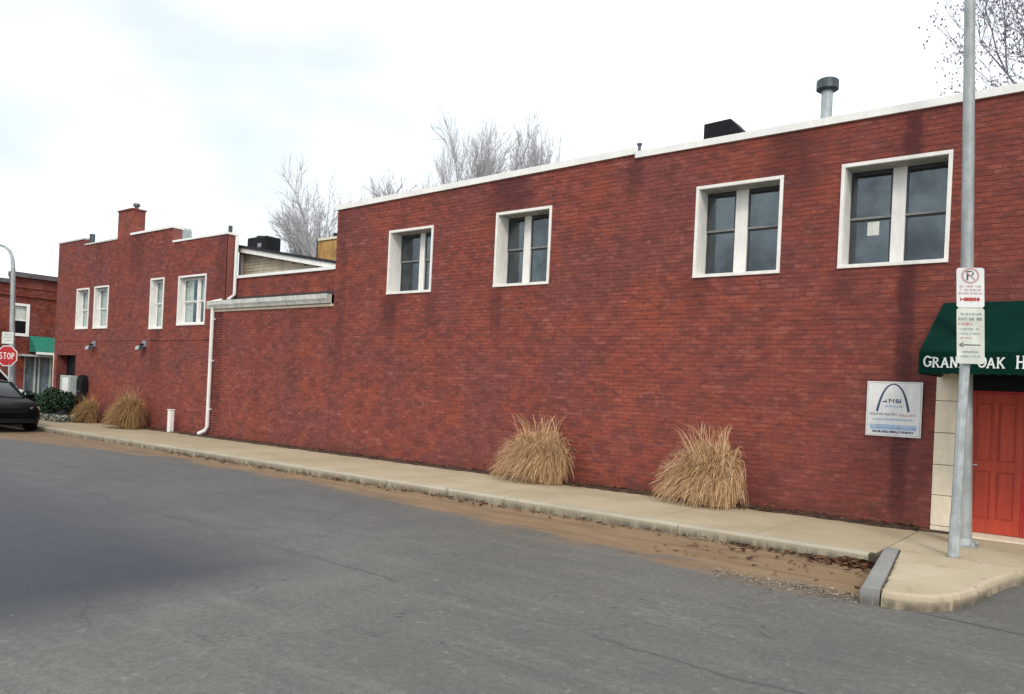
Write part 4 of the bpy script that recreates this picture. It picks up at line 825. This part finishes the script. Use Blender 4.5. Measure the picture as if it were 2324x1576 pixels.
# ================================================================== planting
def grass(name, label, cx, cy, H, R_, lean, n, seed, mat='straw'):
    rr = random.Random(seed); mb = MB(); tiers = 8
    for i in range(n):
        a = rr.uniform(0, 2*pi); br = math.sqrt(rr.random()); bx, by = cx+.12+cos(a)*br*.42*R_, cy+sin(a)*br*.28*R_
        # tip somewhere on or inside a lopsided mound that bulges towards lean
        ta = rr.uniform(0, 2*pi); tr = math.sqrt(rr.random())*rr.uniform(.75, 1.05); tx = cx+cos(ta)*tr*R_*(1.12 if cos(ta) < 0 else .95) + lean[0]*R_*.25; ty = cy-.12+sin(ta)*tr*R_*.8
        q = math.hypot((tx-cx)/(R_*1.25), (ty-cy)/(R_*.9)); dome = H*max(.30, (1-.50*min(q, 1.15)**2.6)); tz = .14+dome*rr.uniform(.05, .93)**(.9 if rr.random() < .4 else 1.6)
        if rr.random() < .02: tz = .14+H*rr.uniform(1.0, 1.18); tx = cx+(tx-cx)*.75
        kx, ky, kz = bx+(tx-bx)*rr.uniform(.35, .85), by+(ty-by)*.4, max(tz, .14+dome*rr.uniform(.85, 1.20))
        w = rr.uniform(.004, .010); pa = Vector((rr.gauss(0, 1), rr.gauss(0, .5), 0)).normalized(); i0 = len(mb.v); ph, am = rr.uniform(0, 6), rr.uniform(0, .025)
        for k in range(tiers):
            u = k/(tiers-1); px = (1-u)**2*bx+2*u*(1-u)*kx+u*u*tx+am*sin(4*u+ph); py = min((1-u)**2*by+2*u*(1-u)*ky+u*u*ty, 12.42); pz = (1-u)**2*.15+2*u*(1-u)*kz+u*u*tz
            ww = w*(1-u*.7); mb.v += [(px-pa.x*ww, py-pa.y*ww, pz), (px+pa.x*ww, py+pa.y*ww, pz)]
            if k: j = i0+(k-1)*2; mb.f.append((j, j+1, j+3, j+2))
    rt = empty(name, (cx, cy, .14), label, 'ornamental grass', 'dry clumps of ornamental grass along the wall')
    o = mb.build('blades', mat, rt, kind='stuff')
    dk = MB(); rr = random.Random(seed+99)
    for i in range(220):
        a = rr.uniform(0, 2*pi); b_ = .42*R_*math.sqrt(rr.random()); x_, y_ = cx+cos(a)*b_, cy+sin(a)*b_*.6; h_ = rr.uniform(.12, .38)*H; lx, ly = rr.gauss(lean[0]*.12, .08), rr.gauss(0, .05)
        dk.poly([(x_-.007, y_, .13), (x_+.007, y_, .13), (x_+lx+.003, min(y_+ly, 12.4), .13+h_), (x_+lx-.003, min(y_+ly, 12.4), .13+h_)])
    dk.build('stem_base', 'straw_dark', rt, kind='stuff')
grass('ornamental_grass', 'straw coloured grass clump on the wall between the second and third big windows', -8.70, 12.0, 1.12, .90, (-.3, -.1), 3400, 11)
grass('ornamental_grass', 'large straw coloured grass clump nearest the arch sign, one stem flung right', -5.30, 11.96, 1.14, .80, (-.3, -.1), 3600, 12)
grass('ornamental_grass', 'brownish grass clump leftmost of the four, beside the dark doorway shrub', -27.35, 11.9, .86, .62, (-.3, -.1), 2200, 13, 'straw_dark')
grass('ornamental_grass', 'broad brownish grass clump left of the short white utility post', -24.35, 11.8, 1.16, .84, (-.4, -.1), 3200, 14, 'straw_dark')
def bush(name, label, cat, c, rad, n, mat, seed, ls=.06, group=None):
    rr = random.Random(seed); mb = MB()
    for i in range(n):
        v = Vector((rr.gauss(0, 1), rr.gauss(0, 1), rr.gauss(0, 1))).normalized() * rr.uniform(.45, 1.0) ** .5; k = 1 + .25*sin(v.x*5+seed)*cos(v.y*4)
        p = Vector((c[0]+v.x*rad[0]*k, min(c[1]+v.y*rad[1]*k, 12.4), max(.16, c[2]+v.z*rad[2]*k))); a = Vector((rr.gauss(0, 1), rr.gauss(0, 1), rr.gauss(0, 1))).normalized()*ls; b = a.orthogonal().normalized()*ls*.5
        mb.poly([p-a, p+b, p+a, p-b])
    rt = empty(name, (c[0], c[1], .14), label, cat, group); mb.build('foliage', mat, rt, kind='stuff'); st_ = MB(); st_.tube([(c[0], c[1], .12), (c[0], c[1], c[2]+rad[2]*.4)], .04, 6); st_.build('stem', 'bark_dark', rt); return rt
bush('evergreen_shrub', 'dark evergreen shrub in front of the corner doorway', 'shrub', (-29.2, 11.55, .70), (.85, .5, .50), 2600, 'evergreen', 3)
bush('evergreen_shrub', 'small dark shrub at the sidewalk corner left of the doorway shrub', 'shrub', (-30.4, 11.2, .62), (.45, .4, .42), 1100, 'evergreen', 4)
rr = random.Random(9); mb = MB()
for i in range(2600):
    x_, y_ = rr.uniform(-30.9, -27.4), rr.uniform(10.9, 12.0); p = Vector((x_, y_, .15+rr.uniform(0, .22))); a = Vector((rr.gauss(0, 1), rr.gauss(0, 1), rr.gauss(0, .5))).normalized()*.05; b = a.orthogonal().normalized()*.025; mb.poly([p-a, p+b, p+a, p-b])
tag(mb.build('ground_cover', 'silver_leaf'), 'low silvery ground cover plants under the shrubs by the corner doorway', 'plants', kind='stuff')
r = empty('black_bag', (-28.2, 11.5, .14), 'black sack lying between the doorway shrub and the leftmost grass clump', 'bag')
mb = MB(); mb.tube([(-28.2, 11.45, .14), (-28.22, 11.45, .2), (-28.2, 11.47, .38), (-28.18, 11.47, .48), (-28.18, 11.47, .54)], [.22, .29, .27, .12, .05], 10); mb.build('sack', 'black', r, smooth=True); mb = MB(); mb.tube([(-28.18, 11.47, .54), (-28.14, 11.47, .62)], [.04, .08], 8); mb.build('knot', 'black', r)

# ================================================================== trees
def tree(label, base, H, seed, spread=.5, mat='bark', levels=5, trunk=.28, fork=.42, leaves=0, halfw=3):
    rr = random.Random(seed); tk = MB(); br = MB(); tips = []
    def grow(p, d, L, r_, lv):
        segs_ = 4 if lv < 2 else 3; pts = [p]; q_ = p.copy(); dd_ = d.copy()
        for k in range(segs_):
            dd_ = (dd_ + Vector((rr.gauss(0, .10), rr.gauss(0, .10), rr.gauss(.03, .06)))).normalized(); q_ = q_ + dd_*(L/segs_); pts.append(q_.copy())
        rad = [r_*(1-.45*k/segs_) for k in range(segs_+1)]; (tk if lv == 0 else br).tube(pts, rad, 7 if lv < 2 else 3, False)
        if lv >= levels: tips.append((pts[-1], dd_)); return
        nch = rr.choice([3, 3, 4]) if lv == 0 else rr.choice([2, 3, 3])
        for k in range(nch + ((3 if lv < 4 else 2) if lv > 0 else 0)):
            if k < nch: p0 = pts[-1]
            else: p0 = pts[rr.choice([1, 2])] if lv > 1 else pts[rr.choice([2, 3])]
            ax = dd_.orthogonal().normalized(); ax.rotate(Matrix.Rotation(rr.uniform(0, 2*pi), 3, dd_)); ang = rr.uniform(.25, .75)*spread*1.3
            nd_ = (dd_*cos(ang) + ax*sin(ang) + Vector((0, 0, .12))).normalized(); grow(p0, nd_, L*rr.uniform(.55, .82) if lv else H*(1-fork)*rr.uniform(.36, .5), max(r_*(.58 if k < nch else .36), .012), lv+1)
    grow(Vector(base), Vector((0, 0, 1)), H*fork, trunk, 0)
    bx, by = base[0], base[1]; allv = tk.v + br.v; zs_ = sorted(v[2] for v in br.v); zm = zs_[int(len(zs_)*.985)]; ds = sorted(math.hypot(v[0]-bx, v[1]-by) for v in br.v); w95 = ds[int(len(ds)*.90)]
    fz = H/zm; fx = halfw/w95
    for b_ in (tk, br): b_.v = [(bx+(x-bx)*fx, by+(y-by)*fx, z*fz) for x, y, z in b_.v]
    tips = [(Vector((bx+(p.x-bx)*fx, by+(p.y-by)*fx, p.z*fz)), d) for p, d in tips]
    rt = empty('bare_tree' if not leaves else 'leafy_tree', base, label, 'tree', 'trees behind the buildings'); tk.build('trunk', mat, rt, smooth=True); br.build('crown', mat, rt, kind='stuff')
    if leaves:
        lm = MB()
        for p, d in tips:
            for k in range(leaves):
                if rr.random() < .5: continue
                q_ = p + Vector((rr.gauss(0, .16), rr.gauss(0, .16), rr.gauss(0, .16))); a = Vector((rr.gauss(0, 1), rr.gauss(0, 1), rr.gauss(0, 1))).normalized()*rr.uniform(.03, .06); b = a.orthogonal().normalized()*.035; lm.poly([q_-a, q_+b, q_+a, q_-b])
        lm.build('clinging_leaves', 'purple_leaf', rt, kind='stuff')
    return rt
tree('tall bare tree with upright fan of branches behind the middle of the tall building', (-32.9, 35, 0), 18.3, 21, .75, trunk=.24, fork=.56, halfw=2.9)
tree('bare tree rising behind the roofline right of the tallest bare tree', (-26.7, 35, 0), 16.5, 22, .7, trunk=.2, fork=.58, halfw=2.0)
tree('bare tree behind the left end of the tall building roof', (-43.2, 35, 0), 14.9, 23, .85, trunk=.22, fork=.5, halfw=4.6)
tree('low bare tree between the roof air conditioner and the tall building', (-47.3, 35, 0), 13.6, 24, .75, trunk=.2, fork=.5, halfw=3.4)
tree('twiggy bare tree just left of the tallest bare tree', (-39.0, 36, 0), 16.2, 25, .8, trunk=.2, fork=.5, halfw=4.0)
tree('tree with clinging purple brown leaves behind the roof at the right edge', (.55, 24, 0), 14.8, 27, .8, 'purple_bark', trunk=.2, fork=.42, leaves=12, halfw=3.1)

# ================================================================== vehicles
def loft(mb, rings):
    i = len(mb.v); n = len(rings[0])
    for r_ in rings: mb.v += r_
    for k in range(len(rings)-1):
        for q_ in range(n): r2 = (q_+1) % n; mb.f.append((i+k*n+q_, i+k*n+r2, i+(k+1)*n+r2, i+(k+1)*n+q_))
    mb.f.append(tuple(range(i, i+n))[::-1]); mb.f.append(tuple(range(i+(len(rings)-1)*n, i+len(rings)*n)))
def car(name, label, cat, loc, ang, L, W, paint, prof, roof, wheels, wr=.33):
    """front towards local +x; prof = [(x, zlow, zbelt, half width)], roof = [(x, z, half width)]"""
    r = empty(name, loc, label, cat); ca, sa = cos(ang), sin(ang); T = lambda x, y, z: (loc[0]+x*ca-y*sa, loc[1]+x*sa+y*ca, loc[2]+z)
    mb = MB(); rings = []
    for (x, zl, zb, hw_) in prof: rings.append([T(x, -hw_*.93, zl), T(x, -hw_, zl+(zb-zl)*.35), T(x, -hw_*.98, zl+(zb-zl)*.75), T(x, -hw_*.86, zb), T(x, 0, zb+.02), T(x, hw_*.86, zb), T(x, hw_*.98, zl+(zb-zl)*.75), T(x, hw_, zl+(zb-zl)*.35), T(x, hw_*.93, zl)])
    loft(mb, rings); body = mb.build('body', paint, r, smooth=True)
    belt = lambda x: next((a[2]+(b[2]-a[2])*(x-a[0])/(b[0]-a[0]) for a, b in zip(prof, prof[1:]) if a[0] <= x <= b[0]), prof[0][2])
    mb = MB(); loft(mb, [[T(x, -h_*1.18, belt(x)-.03), T(x, -h_, z), T(x, 0, z+.03), T(x, h_, z), T(x, h_*1.18, belt(x)-.03)] for x, z, h_ in roof]); gh = mb.build('windows', 'car_glass', r, smooth=True)
    inner = roof[1:-1]; mb = MB(); loft(mb, [[T(x, -h_*1.02, z-.03), T(x, -h_*.98, z+.012), T(x, 0, z+.045), T(x, h_*.98, z+.012), T(x, h_*1.02, z-.03)] for x, z, h_ in inner]); mb.build('roof', paint, r, smooth=True)
    for s_ in (-1, 1):
        for (x1_, z1_, h1_), (x2_, z2_, h2_) in ((roof[0], roof[1]), (roof[-2], roof[-1])): MB().tube([T(x1_, s_*h1_*1.04, max(z1_, belt(x1_))), T(x2_, s_*h2_*1.04, max(z2_, belt(x2_)))], .035, 6).build('pillar', paint, r)
        xm = (roof[1][0]+roof[-2][0])/2; MB().tube([T(xm, s_*roof[1][2]*1.19, belt(xm)-.02), T(xm, s_*roof[1][2]*1.02, roof[1][1])], .04, 6).build('pillar', paint, r)
    for wx in wheels:
        for s_ in (-1, 1):
            mb = MB(); mb.tube([T(wx, s_*(W/2-.22), wr), T(wx, s_*(W/2-.20), wr), T(wx, s_*(W/2-.01), wr), T(wx, s_*(W/2+.005), wr)], [wr*.9, wr, wr, wr*.92], 22); w_ = mb.build('wheel', 'rubber', r, smooth=True)
            mb = MB(); mb.tube([T(wx, s_*(W/2+.004), wr), T(wx, s_*(W/2+.016), wr)], wr*.62, 16); mb.build('rim', 'steel', w_)
    xf = prof[-1][0]; 
    for s_ in (-1, 1):
        mb = MB(); mb.hexa([T(xf-.16, s_*W*.28, .60), T(xf-.05, s_*W*.28, .60), T(xf-.22, s_*W*.44, .62), T(xf-.30, s_*W*.44, .62), T(xf-.16, s_*W*.28, .72), T(xf-.07, s_*W*.28, .72), T(xf-.24, s_*W*.44, .75), T(xf-.30, s_*W*.44, .75)]); mb.build('headlight', 'lamp_glass', r)
        mb = MB(); xm = roof[-1][0]-.30; mb.hexa([T(xm-.06, s_*W*.49, .93), T(xm+.06, s_*W*.49, .93), T(xm+.05, s_*W*.60, .95), T(xm-.05, s_*W*.60, .95), T(xm-.06, s_*W*.49, 1.07), T(xm+.06, s_*W*.49, 1.07), T(xm+.05, s_*W*.60, 1.07), T(xm-.05, s_*W*.60, 1.07)]); mb.build('mirror', paint, r, bevel=.02)
    mb = MB(); mb.hexa([T(xf-.03, -W*.22, .56), T(xf+.012, -W*.22, .56), T(xf+.012, W*.22, .56), T(xf-.03, W*.22, .56), T(xf-.05, -W*.22, .70), T(xf-.006, -W*.22, .70), T(xf-.006, W*.22, .70), T(xf-.05, W*.22, .70)]); mb.build('grille', 'car_glass', r)
    mb = MB(); mb.hexa([T(xf-.01, -W*.33, .28), T(xf+.02, -W*.33, .28), T(xf+.02, W*.33, .28), T(xf-.01, W*.33, .28), T(xf-.01, -W*.33, .40), T(xf+.018, -W*.33, .40), T(xf+.018, W*.33, .40), T(xf-.01, W*.33, .40)]); mb.build('air_intake', 'car_glass', r)
    return r
car('parked_car', 'black parked car with its front end showing at the left edge by the kerb', 'car', (-27.2, 8.74, 0), 0, 4.7, 1.82, 'car',
    [(-2.35, .32, .80, .72), (-2.2, .22, .98, .84), (-1.3, .2, 1.0, .9), (.3, .2, .97, .91), (1.1, .2, .96, .90), (1.75, .2, .88, .88), (2.15, .22, .76, .80), (2.32, .30, .62, .66)],
    [(-1.95, .98, .68), (-1.2, 1.38, .60), (-.2, 1.46, .60), (.35, 1.40, .60), (1.15, .97, .68)], (-1.4, 1.42))
car('white_van', 'white minivan crossing the side street behind the stop sign', 'van', (-37.2, 10.95, 0), pi/2, 5.0, 1.95, 'van',
    [(-2.5, .35, 1.0, .80), (-2.4, .25, 1.1, .92), (-1, .22, 1.1, .97), (.8, .22, 1.12, .97), (1.5, .22, 1.10, .95), (2.2, .24, .98, .88), (2.48, .35, .72, .72)],
    [(-2.4, 1.1, .80), (-2.2, 1.95, .74), (-.2, 2.0, .74), (1.2, 1.90, .73), (1.95, 1.05, .80)], (-1.55, 1.55))
